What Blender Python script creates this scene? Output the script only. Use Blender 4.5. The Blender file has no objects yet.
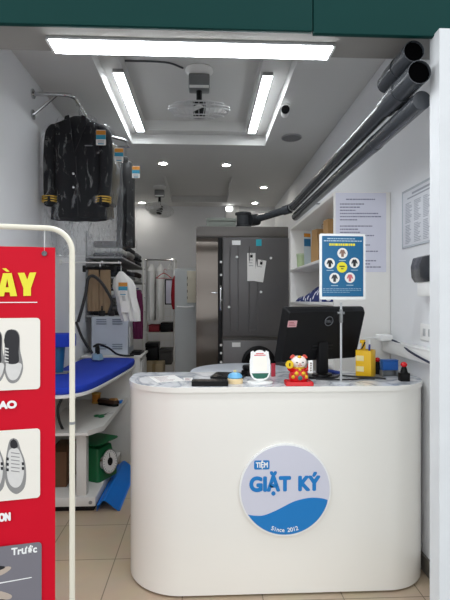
import bpy, bmesh, math, random
from mathutils import Matrix, Vector, Euler, noise

random.seed(7)
C = bpy.context.scene.collection
PI = math.pi
R = math.radians
I4 = Matrix.Identity(4)

# ------------------------------------------------------------------ camera model (metres, room axes: X right, Y into the shop)
F_PX, EYE, YAW, HOR = 455.0, 1.48, math.atan(20/455), 300.0
_fw = Vector((math.sin(YAW), math.cos(YAW), 0)); _rt = Vector((math.cos(YAW), -math.sin(YAW), 0)); _up = Vector((0, 0, 1))
def at(px, py, X=None, Y=None, Z=None):
    """point seen at (px, py) on a real plane X=, Y= or Z= of the room"""
    d = _fw + _rt*((px-225)/F_PX) + _up*((HOR-py)/F_PX)
    o = Vector((0, 0, EYE))
    if X is not None: t = X/d.x
    elif Y is not None: t = Y/d.y
    else: t = (Z-EYE)/d.z
    return o + d*t

# ------------------------------------------------------------------ materials
def lin(h):
    h = h.lstrip('#')
    out = []
    for i in (0, 2, 4):
        c = int(h[i:i+2], 16)/255
        out.append(c/12.92 if c <= .04045 else ((c+.055)/1.055)**2.4)
    return (*out, 1)
MATS = {}
def mat(name, hexc, rough=.5, metal=0., var=.06, scale=14., bump=0., spec=.5, coat=0., trans=0., stretch=None):
    """principled material with a procedural variation of its own colour and, optionally, a bump"""
    if name in MATS: return MATS[name]
    m = bpy.data.materials.new(name); m.use_nodes = True
    nt = m.node_tree; b = nt.nodes['Principled BSDF']
    col = lin(hexc)
    tc = nt.nodes.new('ShaderNodeTexCoord'); nz = nt.nodes.new('ShaderNodeTexNoise')
    nz.inputs['Scale'].default_value = scale; nz.inputs['Detail'].default_value = 4
    if stretch:
        mp = nt.nodes.new('ShaderNodeMapping'); mp.inputs['Scale'].default_value = stretch
        nt.links.new(tc.outputs['Object'], mp.inputs[0]); nt.links.new(mp.outputs[0], nz.inputs['Vector'])
    else:
        nt.links.new(tc.outputs['Object'], nz.inputs['Vector'])
    mx = nt.nodes.new('ShaderNodeMix'); mx.data_type = 'RGBA'
    mx.inputs[6].default_value = tuple(c*(1-var) for c in col[:3])+(1,)
    mx.inputs[7].default_value = tuple(min(1, c*(1+var)) for c in col[:3])+(1,)
    nt.links.new(nz.outputs['Fac'], mx.inputs[0]); nt.links.new(mx.outputs[2], b.inputs['Base Color'])
    b.inputs['Roughness'].default_value = rough; b.inputs['Metallic'].default_value = metal
    b.inputs['Specular IOR Level'].default_value = spec
    b.inputs['Coat Weight'].default_value = coat
    b.inputs['Transmission Weight'].default_value = trans
    if bump:
        bp = nt.nodes.new('ShaderNodeBump'); bp.inputs['Strength'].default_value = bump; bp.inputs['Distance'].default_value = .01
        nt.links.new(nz.outputs['Fac'], bp.inputs['Height']); nt.links.new(bp.outputs[0], b.inputs['Normal'])
    MATS[name] = m
    return m
def emis(name, hexc, strength):
    m = bpy.data.materials.new(name); m.use_nodes = True
    nt = m.node_tree; b = nt.nodes['Principled BSDF']
    b.inputs['Base Color'].default_value = (.8, .8, .8, 1)
    b.inputs['Emission Color'].default_value = lin(hexc); b.inputs['Emission Strength'].default_value = strength
    return m
def film_mat(name, lo, hi, scale, tint='#ffffff'):
    m = bpy.data.materials.new(name); m.use_nodes = True
    nt = m.node_tree; nt.nodes.clear()
    out = nt.nodes.new('ShaderNodeOutputMaterial'); mix = nt.nodes.new('ShaderNodeMixShader')
    tr = nt.nodes.new('ShaderNodeBsdfTransparent'); tr.inputs[0].default_value = lin(tint)
    pr = nt.nodes.new('ShaderNodeBsdfPrincipled'); pr.inputs['Base Color'].default_value = (.45, .47, .49, 1); pr.inputs['Roughness'].default_value = .1; pr.inputs['Specular IOR Level'].default_value = 1.
    tc = nt.nodes.new('ShaderNodeTexCoord'); nz = nt.nodes.new('ShaderNodeTexNoise'); mp = nt.nodes.new('ShaderNodeMapping')
    mp.inputs['Scale'].default_value = (1, 1, .35)
    nz.inputs['Scale'].default_value = scale; nz.inputs['Detail'].default_value = 5; nz.inputs['Distortion'].default_value = 1.2
    rp = nt.nodes.new('ShaderNodeMapRange'); rp.inputs[1].default_value = .57; rp.inputs[2].default_value = .72
    rp.inputs[3].default_value = lo; rp.inputs[4].default_value = hi
    bp = nt.nodes.new('ShaderNodeBump'); bp.inputs['Strength'].default_value = .9; bp.inputs['Distance'].default_value = .02
    L = nt.links.new
    L(tc.outputs['Object'], mp.inputs[0]); L(mp.outputs[0], nz.inputs['Vector']); L(nz.outputs['Fac'], rp.inputs[0])
    L(nz.outputs['Fac'], bp.inputs['Height']); L(bp.outputs[0], pr.inputs['Normal'])
    L(rp.outputs[0], mix.inputs[0]); L(tr.outputs[0], mix.inputs[1]); L(pr.outputs[0], mix.inputs[2]); L(mix.outputs[0], out.inputs[0])
    return m

# ------------------------------------------------------------------ mesh builder
class MB:
    def __init__(s): s.bm = bmesh.new()
    def _xf(s, vs, M):
        if M is not None: bmesh.ops.transform(s.bm, matrix=M, verts=vs)
    def box(s, x0, x1, y0, y1, z0, z1, bev=0., M=None, seg=2):
        r = bmesh.ops.create_cube(s.bm, size=1)
        vs = r['verts']
        bmesh.ops.transform(s.bm, matrix=Matrix.Translation(((x0+x1)/2, (y0+y1)/2, (z0+z1)/2)) @ Matrix.Diagonal((abs(x1-x0), abs(y1-y0), abs(z1-z0), 1)), verts=vs)
        if bev:
            es = list({e for v in vs for e in v.link_edges})
            rb = bmesh.ops.bevel(s.bm, geom=es, offset=bev, segments=seg, affect='EDGES', profile=.5)
            vs = list({v for f in rb['faces'] for v in f.verts} | {v for v in vs if v.is_valid})
        s._xf(vs, M); return s
    def cyl(s, p0, p1, r0, r1=None, seg=20, caps=True):
        r1 = r0 if r1 is None else r1
        p0, p1 = Vector(p0), Vector(p1); d = p1-p0
        q = d.to_track_quat('Z', 'Y').to_matrix().to_4x4()
        bmesh.ops.create_cone(s.bm, cap_ends=caps, cap_tris=False, segments=seg, radius1=max(r0, 1e-5), radius2=max(r1, 1e-5), depth=d.length,
                              matrix=Matrix.Translation((p0+p1)/2) @ q)
        return s
    def tube(s, pts, r, seg=8, flat=1., caps=True):
        pts = [Vector(p) for p in pts]; n = len(pts)
        rs = r if isinstance(r, (list, tuple)) else [r]*n
        rings = []; up = None
        for i, p in enumerate(pts):
            t = (pts[min(i+1, n-1)]-pts[max(i-1, 0)]).normalized()
            if up is None:
                up = Vector((0, 0, 1)) if abs(t.z) < .9 else Vector((0, 1, 0))
            up = (up - t*up.dot(t)).normalized(); sd = t.cross(up)
            rings.append([s.bm.verts.new(p + sd*math.cos(2*PI*k/seg)*rs[i] + up*math.sin(2*PI*k/seg)*rs[i]*flat) for k in range(seg)])
        for a, b in zip(rings, rings[1:]):
            for k in range(seg):
                s.bm.faces.new((a[k], a[(k+1) % seg], b[(k+1) % seg], b[k]))
        if caps:
            s.bm.faces.new(rings[0][::-1]); s.bm.faces.new(rings[-1])
        return s
    def ring(s, c, rad, r, n=32, seg=6, M=None):
        rings = []
        for i in range(n):
            a = 2*PI*i/n; o = Vector((math.cos(a), math.sin(a), 0))
            row = []
            for k in range(seg):
                b = 2*PI*k/seg
                p = o*(rad+math.cos(b)*r) + Vector((0, 0, math.sin(b)*r))
                p = (M @ p) if M is not None else p
                row.append(s.bm.verts.new(Vector(c)+p))
            rings.append(row)
        for i in range(n):
            a, b = rings[i], rings[(i+1) % n]
            for k in range(seg):
                s.bm.faces.new((a[k], b[k], b[(k+1) % seg], a[(k+1) % seg]))
        return s
    def lathe(s, prof, c=(0, 0, 0), seg=28, M=None, closed=False):
        c = Vector(c); rings = []; M = M or I4
        if closed: prof = list(prof)+[prof[0]]
        for r, z in prof:
            rings.append([s.bm.verts.new(c + (M @ Vector((r*math.cos(2*PI*k/seg), r*math.sin(2*PI*k/seg), z)))) for k in range(seg)])
        for a, b in zip(rings, rings[1:]):
            for k in range(seg):
                s.bm.faces.new((a[k], a[(k+1) % seg], b[(k+1) % seg], b[k]))
        if not closed: s.bm.faces.new(rings[0][::-1]); s.bm.faces.new(rings[-1])
        return s
    def ell(s, c, rad, M=None, u=20, v=12):
        m = Matrix.Translation(c) @ (M or I4) @ Matrix.Diagonal((*rad, 1))
        bmesh.ops.create_uvsphere(s.bm, u_segments=u, v_segments=v, radius=1, matrix=m); return s
    def prism(s, pts, z0, z1, M=None):
        M = M or I4
        a = [s.bm.verts.new(M @ Vector((x, y, z0))) for x, y in pts]
        b = [s.bm.verts.new(M @ Vector((x, y, z1))) for x, y in pts]
        n = len(pts)
        for i in range(n): s.bm.faces.new((a[i], a[(i+1) % n], b[(i+1) % n], b[i]))
        s.bm.faces.new(a[::-1]); s.bm.faces.new(b); return s
    def loft(s, rings, caps=True):
        rv = [[s.bm.verts.new(p) for p in r] for r in rings]; n = len(rv[0])
        for a, b in zip(rv, rv[1:]):
            for k in range(n): s.bm.faces.new((a[k], a[(k+1) % n], b[(k+1) % n], b[k]))
        if caps: s.bm.faces.new(rv[0][::-1]); s.bm.faces.new(rv[-1])
        return s
    def text(s, body, size, M, extrude=.001, bold=0., align='CENTER', fit=None, shear=0., fat=0.):
        cu = bpy.data.curves.new('lettering', 'FONT'); cu.body = body; cu.size = size; cu.extrude = extrude; cu.offset = bold; cu.shear = shear
        cu.align_x = align
        o = bpy.data.objects.new('lettering', cu); C.objects.link(o)
        dg = bpy.context.evaluated_depsgraph_get()
        me = bpy.data.meshes.new_from_object(o.evaluated_get(dg))
        bpy.data.objects.remove(o); bpy.data.curves.remove(cu)
        if len(me.vertices):
            if fit:
                xs = [v.co.x for v in me.vertices]; ys = [v.co.y for v in me.vertices]
                w, c0 = max(xs)-min(xs), (max(xs)+min(xs))/2
                me.transform(Matrix.Diagonal((fit/w, 1, 1, 1)) @ Matrix.Translation((-c0, 0, 0)))
            for i in range(13 if fat else 1):          # thickened strokes: the same letter laid round itself
                q = me.copy(); a = 2*PI*i/12
                if i: q.transform(Matrix.Translation((fat*math.cos(a), fat*math.sin(a), -.00002*i)))
                q.transform(M); s.bm.from_mesh(q); bpy.data.meshes.remove(q)
        bpy.data.meshes.remove(me)
        return s
    def move(s, M):
        bmesh.ops.transform(s.bm, matrix=M, verts=s.bm.verts[:]); return s

W = {}
def fin(mb, name, m, ang=35, normals=True):
    if normals: bmesh.ops.recalc_face_normals(mb.bm, faces=mb.bm.faces[:])
    me = bpy.data.meshes.new(name); mb.bm.to_mesh(me); mb.bm.free()
    for p in me.polygons: p.use_smooth = True
    me.set_sharp_from_angle(angle=R(ang))
    me.materials.append(m)
    o = bpy.data.objects.new(name, me); C.objects.link(o); return o
def meta(o, label, cat, group=None, kind=None):
    if label: o['label'] = label
    if cat: o['category'] = cat
    if group: o['group'] = group
    if kind: o['kind'] = kind
    return o
def thing(name, label, cat, loc=(0, 0, 0), rz=0., group=None, rot=None):
    o = bpy.data.objects.new(name, None); C.objects.link(o)
    o.empty_display_size = .05
    o.location = loc; o.rotation_euler = rot or (0, 0, rz)
    W[o.name] = Matrix.Translation(loc) @ Euler(rot or (0, 0, rz)).to_matrix().to_4x4()
    return meta(o, label, cat, group)
def part(mb, name, m, parent, label=None, local=False, ang=35, normals=True):
    Mw = W[parent.name]
    if not local: mb.move(Mw.inverted())
    o = fin(mb, name, m, ang, normals); o.parent = parent; W[o.name] = Mw
    if label: o['label'] = label
    return o
def solo(mb, name, m, label, cat, group=None, kind=None, ang=35, normals=True):
    vs = mb.bm.verts
    xs = [v.co.x for v in vs]; ys = [v.co.y for v in vs]; z = min(v.co.z for v in vs)
    base = Vector(((min(xs)+max(xs))/2, (min(ys)+max(ys))/2, z))
    mb.move(Matrix.Translation(-base))
    o = fin(mb, name, m, ang, normals); o.location = base; W[o.name] = Matrix.Translation(base)
    return meta(o, label, cat, group, kind)
def struct(mb, name, m, ang=35):
    o = fin(mb, name, m, ang); o['kind'] = 'structure'; W[o.name] = I4.copy(); return o
def dup(root, loc, label, rz=None, group=None):
    r = root.copy(); C.objects.link(r); r.location = loc; r['label'] = label
    if rz is not None: r.rotation_euler = (0, 0, rz)
    if group: r['group'] = group
    for ch in list(root.children):
        c = ch.copy(); C.objects.link(c); c.parent = r
        for g in list(ch.children):
            d = g.copy(); C.objects.link(d); d.parent = c
    W[r.name] = Matrix.Translation(loc) @ Matrix.Rotation(r.rotation_euler.z, 4, 'Z')
    return r
def frame(o, x, y):
    """matrix with local x/y axes laid along the given vectors at o"""
    x = Vector(x).normalized(); y = Vector(y); y = (y-x*y.dot(x)).normalized(); z = x.cross(y)
    m = Matrix((x, y, z)).transposed().to_4x4(); m.translation = Vector(o); return m
def front(o): return frame(o, (1, 0, 0), (0, 0, 1))         # a plane that faces the street
def rrect(x0, x1, y0, y1, r, n=6):
    out = []
    for cx, cy, a0 in ((x1-r, y1-r, 0), (x0+r, y1-r, 90), (x0+r, y0+r, 180), (x1-r, y0+r, 270)):
        for k in range(n+1):
            a = R(a0+90*k/n); out.append((cx+r*math.cos(a), cy+r*math.sin(a)))
    return out
def circ(cx, cy, rx, ry=None, n=28):
    ry = ry or rx
    return [(cx+rx*math.cos(2*PI*k/n), cy+ry*math.sin(2*PI*k/n)) for k in range(n)]
def smooth_path(pts, n=6):
    """Catmull-Rom through the points"""
    P = [Vector(p) for p in pts]; P = [P[0]*2-P[1]]+P+[P[-1]*2-P[-2]]; out = []
    for i in range(1, len(P)-2):
        a, b, c, d = P[i-1:i+3]
        for k in range(n):
            t = k/n
            out.append(.5*((2*b)+(c-a)*t+(2*a-5*b+4*c-d)*t*t+(3*b-a-3*c+d)*t**3))
    out.append(P[-2]); return out

# ------------------------------------------------------------------ palette
white_wall = mat('wall_paint', '#e9eaec', .75, var=.03, scale=3, bump=.03)
ceil_paint = mat('ceiling_paint', '#d6d6d4', .85, var=.02, scale=3)
white_lam = mat('white_laminate', '#eeece8', .35, var=.015)
counter_m = mat('counter_gloss', '#eeebe4', .22, var=.012, scale=2, coat=.3)
white_pl = mat('white_plastic', '#f0f0ee', .35, var=.02)
white_mt = mat('white_metal', '#e6e5e0', .4, var=.03)
grey_mt = mat('grey_metal', '#8d8f90', .35, metal=.6)
chrome = mat('chrome', '#c8c9ca', .15, metal=1., var=.03)
black_pl = mat('black_plastic', '#0b0b0d', .5, var=.1, spec=.25)
black_gl = mat('black_gloss', '#101012', .18, var=.1)
dark_cl = mat('dark_wool', '#17181c', .85, var=.2, scale=60, bump=.15)
char_cl = mat('charcoal_wool', '#24262a', .85, var=.2, scale=60, bump=.15)
gold_m = mat('gold_braid', '#c9a23c', .4, metal=.3, var=.15, scale=80)
red_m = mat('red_print', '#cc0324', .55, var=.03, spec=.2)
paper_m = mat('paper', '#eceae6', .7, var=.02)
lilac_m = mat('lilac_paper', '#d9d9e6', .7, var=.02)
ink_m = mat('ink', '#55555f', .8, var=.1)
blue_pr = mat('blue_print', '#12628f', .4, var=.03)
yellow_m = mat('yellow_plastic', '#f0bd12', .45, var=.04)
blue_cl = mat('blue_fabric', '#1238b0', .85, var=.12, scale=40, bump=.1)
green_m = mat('green_enamel', '#0c6b3c', .35, var=.05)
blue_pl = mat('blue_plastic', '#1173cf', .4, var=.05)
kraft_m = mat('kraft_paper', '#b48d5c', .8, var=.08, scale=9)
pipe_m = mat('grey_pipe', '#3f4247', .2, var=.08)
red_gl = mat('red_gloss', '#d3121c', .2, var=.05)
orange_m = mat('orange_paint', '#c98428', .5)
skin_w = mat('porcelain_white', '#f1e6df', .25, var=.02)
brown_m = mat('brown_card', '#6a4b33', .8, var=.1)

# ------------------------------------------------------------------ the room
XL, XR, YB, CZ = -1.24, 1.20, 7.8, 3.08
def floor_mat():
    m = bpy.data.materials.new('beige_floor_tile'); m.use_nodes = True
    nt = m.node_tree; b = nt.nodes['Principled BSDF']; L = nt.links.new
    tc = nt.nodes.new('ShaderNodeTexCoord'); mp = nt.nodes.new('ShaderNodeMapping'); mp.inputs['Location'].default_value = (-.287+.4, -.225+.4, 0)
    br = nt.nodes.new('ShaderNodeTexBrick'); br.offset = 0; br.squash = 1
    for k, v in (('Scale', 1), ('Brick Width', .4), ('Row Height', .4), ('Mortar Size', .0028), ('Mortar Smooth', .1), ('Bias', 0)): br.inputs[k].default_value = v
    br.inputs['Color1'].default_value = lin('#bcaa92'); br.inputs['Color2'].default_value = lin('#b6a48c'); br.inputs['Mortar'].default_value = lin('#776a58')
    nz = nt.nodes.new('ShaderNodeTexNoise'); nz.inputs['Scale'].default_value = 6; nz.inputs['Detail'].default_value = 6
    mx = nt.nodes.new('ShaderNodeMix'); mx.data_type = 'RGBA'; mx.blend_type = 'OVERLAY'; mx.inputs[0].default_value = .12
    L(tc.outputs['Object'], mp.inputs[0]); L(mp.outputs[0], br.inputs['Vector']); L(tc.outputs['Object'], nz.inputs['Vector'])
    L(br.outputs['Color'], mx.inputs[6]); L(nz.outputs['Color'], mx.inputs[7]); L(mx.outputs[2], b.inputs['Base Color'])
    b.inputs['Roughness'].default_value = .3
    return m
struct(MB().box(XL, XR, 1.7, YB, -.1, 0), 'floor', floor_mat())
struct(MB().box(-5, 5, -5, 1.7, -.12, -.02), 'ground', mat('pavement', '#8f8d88', .85, var=.1, scale=5, bump=.1))
struct(MB().box(XL-.12, XL, 2.0, YB, 0, 3.4), 'wall_left', white_wall)
struct(MB().box(XR, XR+.12, 2.0, YB, 0, 3.4), 'wall_right', white_wall)
struct(MB().box(XL-.12, XR+.12, YB, YB+.12, 0, 3.4), 'wall_back', white_wall)
def holed(mb, x0, x1, y0, y1, z0, z1, holes):
    y = y0
    for (hx0, hx1, hy0, hy1) in holes:
        if hy0 > y: mb.box(x0, x1, y, hy0, z0, z1)
        mb.box(x0, hx0, hy0, hy1, z0, z1); mb.box(hx1, x1, hy0, hy1, z0, z1); y = hy1
    mb.box(x0, x1, y, y1, z0, z1)
cb = MB()
T1, T1i, T2 = (-.747, .62, 2.6, 4.69), (-.604, .413, 2.75, 4.58), (-.54, .36, 5.92, 7.45)
holed(cb, XL, XR, 2.0, YB, CZ, CZ+.1, [T1, T2])
holed(cb, XL, XR, 2.0, YB, CZ+.1, CZ+.2, [T1i])
cb.box(XL, XR, 2.0, YB, CZ+.2, CZ+.3)
struct(cb, 'ceiling', ceil_paint)
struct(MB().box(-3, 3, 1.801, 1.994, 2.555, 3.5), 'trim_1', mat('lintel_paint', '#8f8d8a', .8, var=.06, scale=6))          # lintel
struct(MB().box(.913, 2.2, 1.735, 1.812, 0, 2.5395), 'wall_front_right', mat('pillar_plaster', '#d9dbdd', .7, var=.06, scale=8, bump=.05))
struct(MB().box(-3, XL, 1.77, 1.965, 0, 2.5395), 'wall_front_left', mat('pillar_plaster', '#d9dbdd'))
struct(MB().box(XR-.012, XR, 1.97, 2.88, 0, .09), 'baseboard_right', mat('skirting', '#6f6a62', .5))
struct(MB().box(XL, XL+.012, 1.97, YB, 0, .09), 'baseboard_left', mat('skirting', '#6f6a62', .5))

fs = thing('fascia_sign', 'dark teal fascia panel across the top of the shop front', 'sign', (0, 1.775, 2.54))
teal = mat('teal_sheet', '#043835', .5, spec=.15, var=.08, scale=3)
part(MB().box(-3, .424, 1.775, 1.80, 2.54, 3.5, .004), 'panel', teal, fs)
part(MB().box(.427, 3, 1.775, 1.80, 2.532, 3.5, .004), 'panel', teal, fs)

# ------------------------------------------------------------------ lamps
tube_e = emis('tube_diffuser', '#f6fbff', 26)
def batten(label, c, length, along, group, w=.038, dep=.004, hh=.022):
    t = thing('led_batten', label, 'ceiling light', c, 0 if along == 'x' else PI/2, group)
    h = length/2; Mx = Matrix(((0, 0, 1, 0), (1, 0, 0, 0), (0, 1, 0, 0), (0, 0, 0, 1)))
    part(MB().box(-h-.012, h+.012, -w, w, -hh, 0, .003), 'housing', mat('lamp_housing', '#9c9d9e', .5, spec=.2), t, local=True)
    z0 = -hh-.0001
    part(MB().prism([(-w+.002, z0), (w-.002, z0), (w-.002, z0-dep*.5), (w-.008, z0-dep), (-w+.008, z0-dep), (-w+.002, z0-dep*.5)], -h, h, Mx), 'diffuser', tube_e, t, local=True)
    for s in (-1, 1):
        part(MB().box(s*h+s*.0002, s*(h+.012), -w, w, z0-dep-.001, z0, .002), 'end_cap', white_pl, t, local=True)
    return t
batten('long LED tube light under the lintel at the shop entrance', (-.051, 1.931, 2.555), 1.169, 'x', 'LED tube lights', .053, .006, .014)
b2 = batten('LED tube light on the left ledge of the ceiling recess', (-.64, 3.97, CZ+.1), 1.17, 'y', 'LED tube lights')
dup(b2, (.47, 3.97, CZ+.1), 'LED tube light on the right ledge of the ceiling recess', PI/2)
spot_e = emis('downlight_lens', '#fffaf0', 70)
dl = None
for (x, y, lab) in ((-.49, 5.33, 'round downlight left of centre, between the two ceiling recesses'),
                    (.25, 5.36, 'round downlight right of centre, between the two ceiling recesses'),
                    (.83, 6.41, 'round downlight by the right wall, above the duct elbow'),
                    (.82, 7.45, 'farthest round downlight at the right rear of the ceiling'),
                    (-1.03, 7.5, 'round downlight in the rear left corner, by the hanging clothes')):
    if dl is None:
        dl = thing('downlight', lab, 'ceiling light', (x, y, CZ), 0, 'recessed downlights')
        part(MB().lathe([(.045, -.001), (.062, -.001), (.064, -.008), (.05, -.012), (.045, -.012)], closed=True), 'rim', white_pl, dl, local=True)
        part(MB().lathe([(.001, -.0005), (.0445, -.0005), (.0445, -.009), (.001, -.010)]), 'lens', spot_e, dl, local=True)
    else: dup(dl, (x, y, CZ), lab)
wl = thing('wall_lamp', 'small lit white lamp on the back wall above the grey box', 'lamp', (.46, 7.8, 2.95))
part(MB().box(.35, .57, 7.68, 7.795, 2.86, 3.07, .01), 'housing', white_pl, wl)
part(MB().box(.352, .46, 7.665, 7.679, 2.99, 3.05, .004), 'diffuser', emis('wall_lamp_diffuser', '#ffffff', 6), wl)

# ------------------------------------------------------------------ ceiling fans, camera, grille
cage_m = mat('fan_cage', '#d5d6d6', .3, metal=.3)
fan_w = mat('fan_white', '#e4e4e2', .4)
def orbit_fan(label, loc, drop, rad, tilt, group):
    t = thing('ceiling_fan', label, 'fan', loc, 0, group)
    k = rad/.24
    part(MB().lathe([(.001, 0), (.105*k, 0), (.11*k, -.012), (.085*k, -.04), (.03*k, -.055), (.001, -.055)]), 'mount', fan_w, t, local=True)
    part(MB().box(-.082*k, .082*k, -.05*k, .05*k, -.055-.115*k, -.05, .012), 'motor_box', grey_mt, t, local=True)
    part(MB().box(-.075*k, .075*k, -.055*k, -.0505*k, -.055-.112*k, -.055-.09*k, .001), 'trim_band', white_pl, t, local=True)
    part(MB().cyl((0, 0, -.055-.115*k), (0, 0, -drop+.05*k), .022*k), 'neck', black_pl, t, local=True)
    Mt = Matrix.Translation((0, 0, -drop)) @ Euler(tilt).to_matrix().to_4x4()
    cg = MB()
    for rr, zz in ((rad, 0), (rad*.98, .02*k), (rad*.8, -.045*k), (rad*.8, .045*k), (rad*.5, -.058*k), (rad*.5, .056*k), (rad*.25, -.062*k)):
        cg.ring((0, 0, zz), rr, 0.0042*k, 36, 6)
    for i in range(36):
        a = 2*PI*i/36; d = Vector((math.cos(a), math.sin(a), 0))
        cg.tube([d*rad*.2+Vector((0, 0, -.062*k)), d*rad*.5+Vector((0, 0, -.058*k)), d*rad*.8+Vector((0, 0, -.045*k)), d*rad,
                 d*rad*.8+Vector((0, 0, .045*k)), d*rad*.5+Vector((0, 0, .056*k)), d*rad*.2+Vector((0, 0, .06*k))], .0022*k, 4)
    part(cg.move(Mt), 'cage', cage_m, t, local=True)
    part(MB().lathe([(.001, -.068*k), (.045*k, -.064*k), (.05*k, 0), (.05*k, .06*k), (.001, .065*k)]).move(Mt), 'hub', black_pl, t, local=True)
    for i in range(3):
        a = 2*PI*i/3+.3
        bl = MB(); M = Matrix.Rotation(a, 4, 'Z') @ Matrix.Translation((.13*k, 0, 0)) @ Matrix.Rotation(R(22), 4, 'X')
        bl.prism(rrect(-.085*k, .09*k, -.055*k, .055*k, .04*k), -.0015, .0015, M)
        part(bl.move(Mt), 'blade', fan_w, t, local=True)
    return t
orbit_fan('ceiling fan in a round wire cage in the middle of the front ceiling recess', (-.045, 3.56, CZ+.2), .315, .24, (R(18), 0, 0), 'ceiling fans')
orbit_fan('farther wire caged fan hanging from the rear left of the ceiling', (-.64, 6.45, CZ), .33, .2, (R(-16), R(8), 0), 'ceiling fans')
solo(MB().tube(smooth_path([(-.60, 3.44, CZ+.193), (-.3, 3.45, CZ+.193), (-.17, 3.53, CZ+.193)]), .007), 'fan_cable', mat('dark_cable', '#55575a', .5), 'grey cable running along the ceiling recess to the front fan', 'cable')

cc = thing('security_camera', 'small white security camera with black lens beside the right ceiling tube', 'security camera', (.665, 3.7, CZ))
part(MB().cyl((.665, 3.7, CZ), (.665, 3.7, CZ-.012), .03).cyl((.665, 3.7, CZ-.01), (.665, 3.7, CZ-.045), .008), 'bracket', white_pl, cc)
part(MB().cyl((.665, 3.76, CZ-.055), (.64, 3.60, CZ-.085), .03, .034), 'body', white_pl, cc)
part(MB().cyl((.6398, 3.5985, CZ-.0853), (.637, 3.58, CZ-.089), .033, .033), 'lens', black_gl, cc)
gs = thing('ceiling_speaker', 'round grey flush grille in the ceiling right of the recess', 'ceiling speaker', (.85, 4.44, CZ))
part(MB().lathe([(.001, 0), (.098, 0), (.1, -.006), (.088, -.009), (.001, -.009)]), 'grille', mat('grille_grey', '#77777a', .6, var=.2, scale=150), gs, local=True)
part(MB().ring((0, 0, -.006), .095, .006, 40, 6), 'rim', mat('rim_grey', '#9b9b9d', .5), gs, local=True)

# ------------------------------------------------------------------ pipes on the right wall
def open_pipe(label, axis, y0, y1, r, group, collar, tail=None):
    x, z = axis
    t = thing('drain_pipe', label, 'pipe', (x, y0, z), 0, group)
    def hollow(ya, yb, ro, ri):
        n = 28; Mx = frame((x, ya, z), (1, 0, 0), (0, 0, 1)) @ Matrix.Scale(-1, 4, (0, 0, 1))
        return MB().loft([[Mx @ Vector((q*math.cos(2*PI*k/n), q*math.sin(2*PI*k/n), d)) for k in range(n)]
                          for q, d in ((ri, .10), (ri, 0), (ro, 0), (ro, yb-ya))], caps=True)
    part(hollow(y0, y1, r, r*.955), 'pipe_body', pipe_m, t)
    part(MB().cyl((x, y0+.012, z), (x, y0+.016, z), r*.95), 'end_mesh', mat('bore_shade_mesh', '#060607', .95, var=.4, scale=300, spec=0), t, 'black mesh disc painted as the dark hollow of the open pipe end')  # mesh disc kept black and matte: the shade of the bore is in its colour
    for ya, yb in collar:
        part(MB().cyl((x, ya, z), (x, yb, z), r*1.09, seg=28), 'collar', pipe_m, t)
    if tail:
        part(MB().cyl((x, y1, z), (x, tail, z), .039, seg=24), 'long_pipe', pipe_m, t)
        part(MB().tube([(x+.03, 4.36, z+.03), (1.199, 4.36, z+.03)], .006, 8).cyl((x, 4.345, z), (x, 4.375, z), .0425, seg=24), 'pipe_hanger', grey_mt, t)
    return t
open_pipe('short grey pipe stub, upper of two open pipe ends under the lintel', (.847, 2.49), 1.81, 2.096, 0.043, 'grey pipes along the right wall', [(1.94, 2.04)])
open_pipe('long grey pipe with lower open end, running back along the right wall', (.847, 2.381), 1.762, 2.087, 0.047, 'grey pipes along the right wall', [(1.917, 2.017)], 4.45)
solo(MB().cyl((.892, 1.835, 2.302), (.892, 4.45, 2.302), .039, seg=24).cyl((.892, 2.33, 2.302), (.892, 2.39, 2.302), .0415, seg=24), 'drain_pipe', pipe_m,
     'lowest grey pipe against the right wall, just above the white shelf', 'pipe', 'grey pipes along the right wall')
du = thing('exhaust_duct', 'dark ribbed elbow and grey duct rising from the steel machine to the wall pipes', 'duct', (.45, 4.75, 2.205))
dkd = mat('dark_duct', '#2b2d31', .45)
part(MB().lathe([(.001, .001), (.085, .001), (.085, .05), (.07, .055), (.07, .16), (.085, .165), (.085, .185), (.001, .19)], (.40, 4.75, 2.205), 24), 'flange', dkd, du)
part(MB().tube(smooth_path([(.45, 4.75, 2.32), (.50, 4.78, 2.322), (.56, 4.81, 2.335)]), [.075, .072, .066]+[.06]*10, 18), 'elbow', dkd, du)
part(MB().tube([(.54, 4.79, 2.335), (.83, 4.44, 2.375)], .038, 18), 'branch_pipe', pipe_m, du)
part(MB().tube([(.785, 4.495, 2.369), (.835, 4.434, 2.376)], .046, 18), 'collar', pipe_m, du)

# ------------------------------------------------------------------ laundry machine
mc = thing('laundry_machine', 'tall stainless and dark grey stacked laundry machine at the back', 'washing machine', (.37, 4.8, 0))
steel = mat('brushed_steel', '#6e6761', .22, metal=.9, var=.08, scale=6, stretch=(40, 40, 1))
dgrey = mat('dark_door', '#626060', .38, metal=.25, var=.05)
dgrey2 = mat('dark_body', '#6c6864', .4, metal=.3, var=.05)
part(MB().box(-.087, .822, 4.47, 5.1, .04, 2.205, .006), 'body', dgrey2, mc)
part(MB().box(-.06, .80, 4.52, 5.05, 0, .0395), 'plinth', black_pl, mc)
sp = MB(); rings = []
for i in range(61):
    z = .06 + (2.085-.06)*i/60
    wob = .005*math.sin(z*8+.6)+.004*math.sin(z*17+1)
    bulge = -.012*max(0, 1-((z-2.03)/.06)**2)
    rings.append([Vector((x, 4.469, z)) for x in (-.085, .126)] + [Vector((x, 4.449+wob+bulge-.002*math.cos((x-.02)*14), z)) for x in (.126, .09, .05, .01, -.03, -.06, -.085)])
part(sp.loft(rings), 'steel_panel', steel, mc, ang=60)
part(MB().box(-.085, .82, 4.452, 4.469, 2.10, 2.20, .004), 'top_band', dgrey2, mc)
part(MB().box(.127, .165, 4.43, 4.469, .06, 2.09, .006), 'hinge_strip', black_pl, mc)
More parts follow.
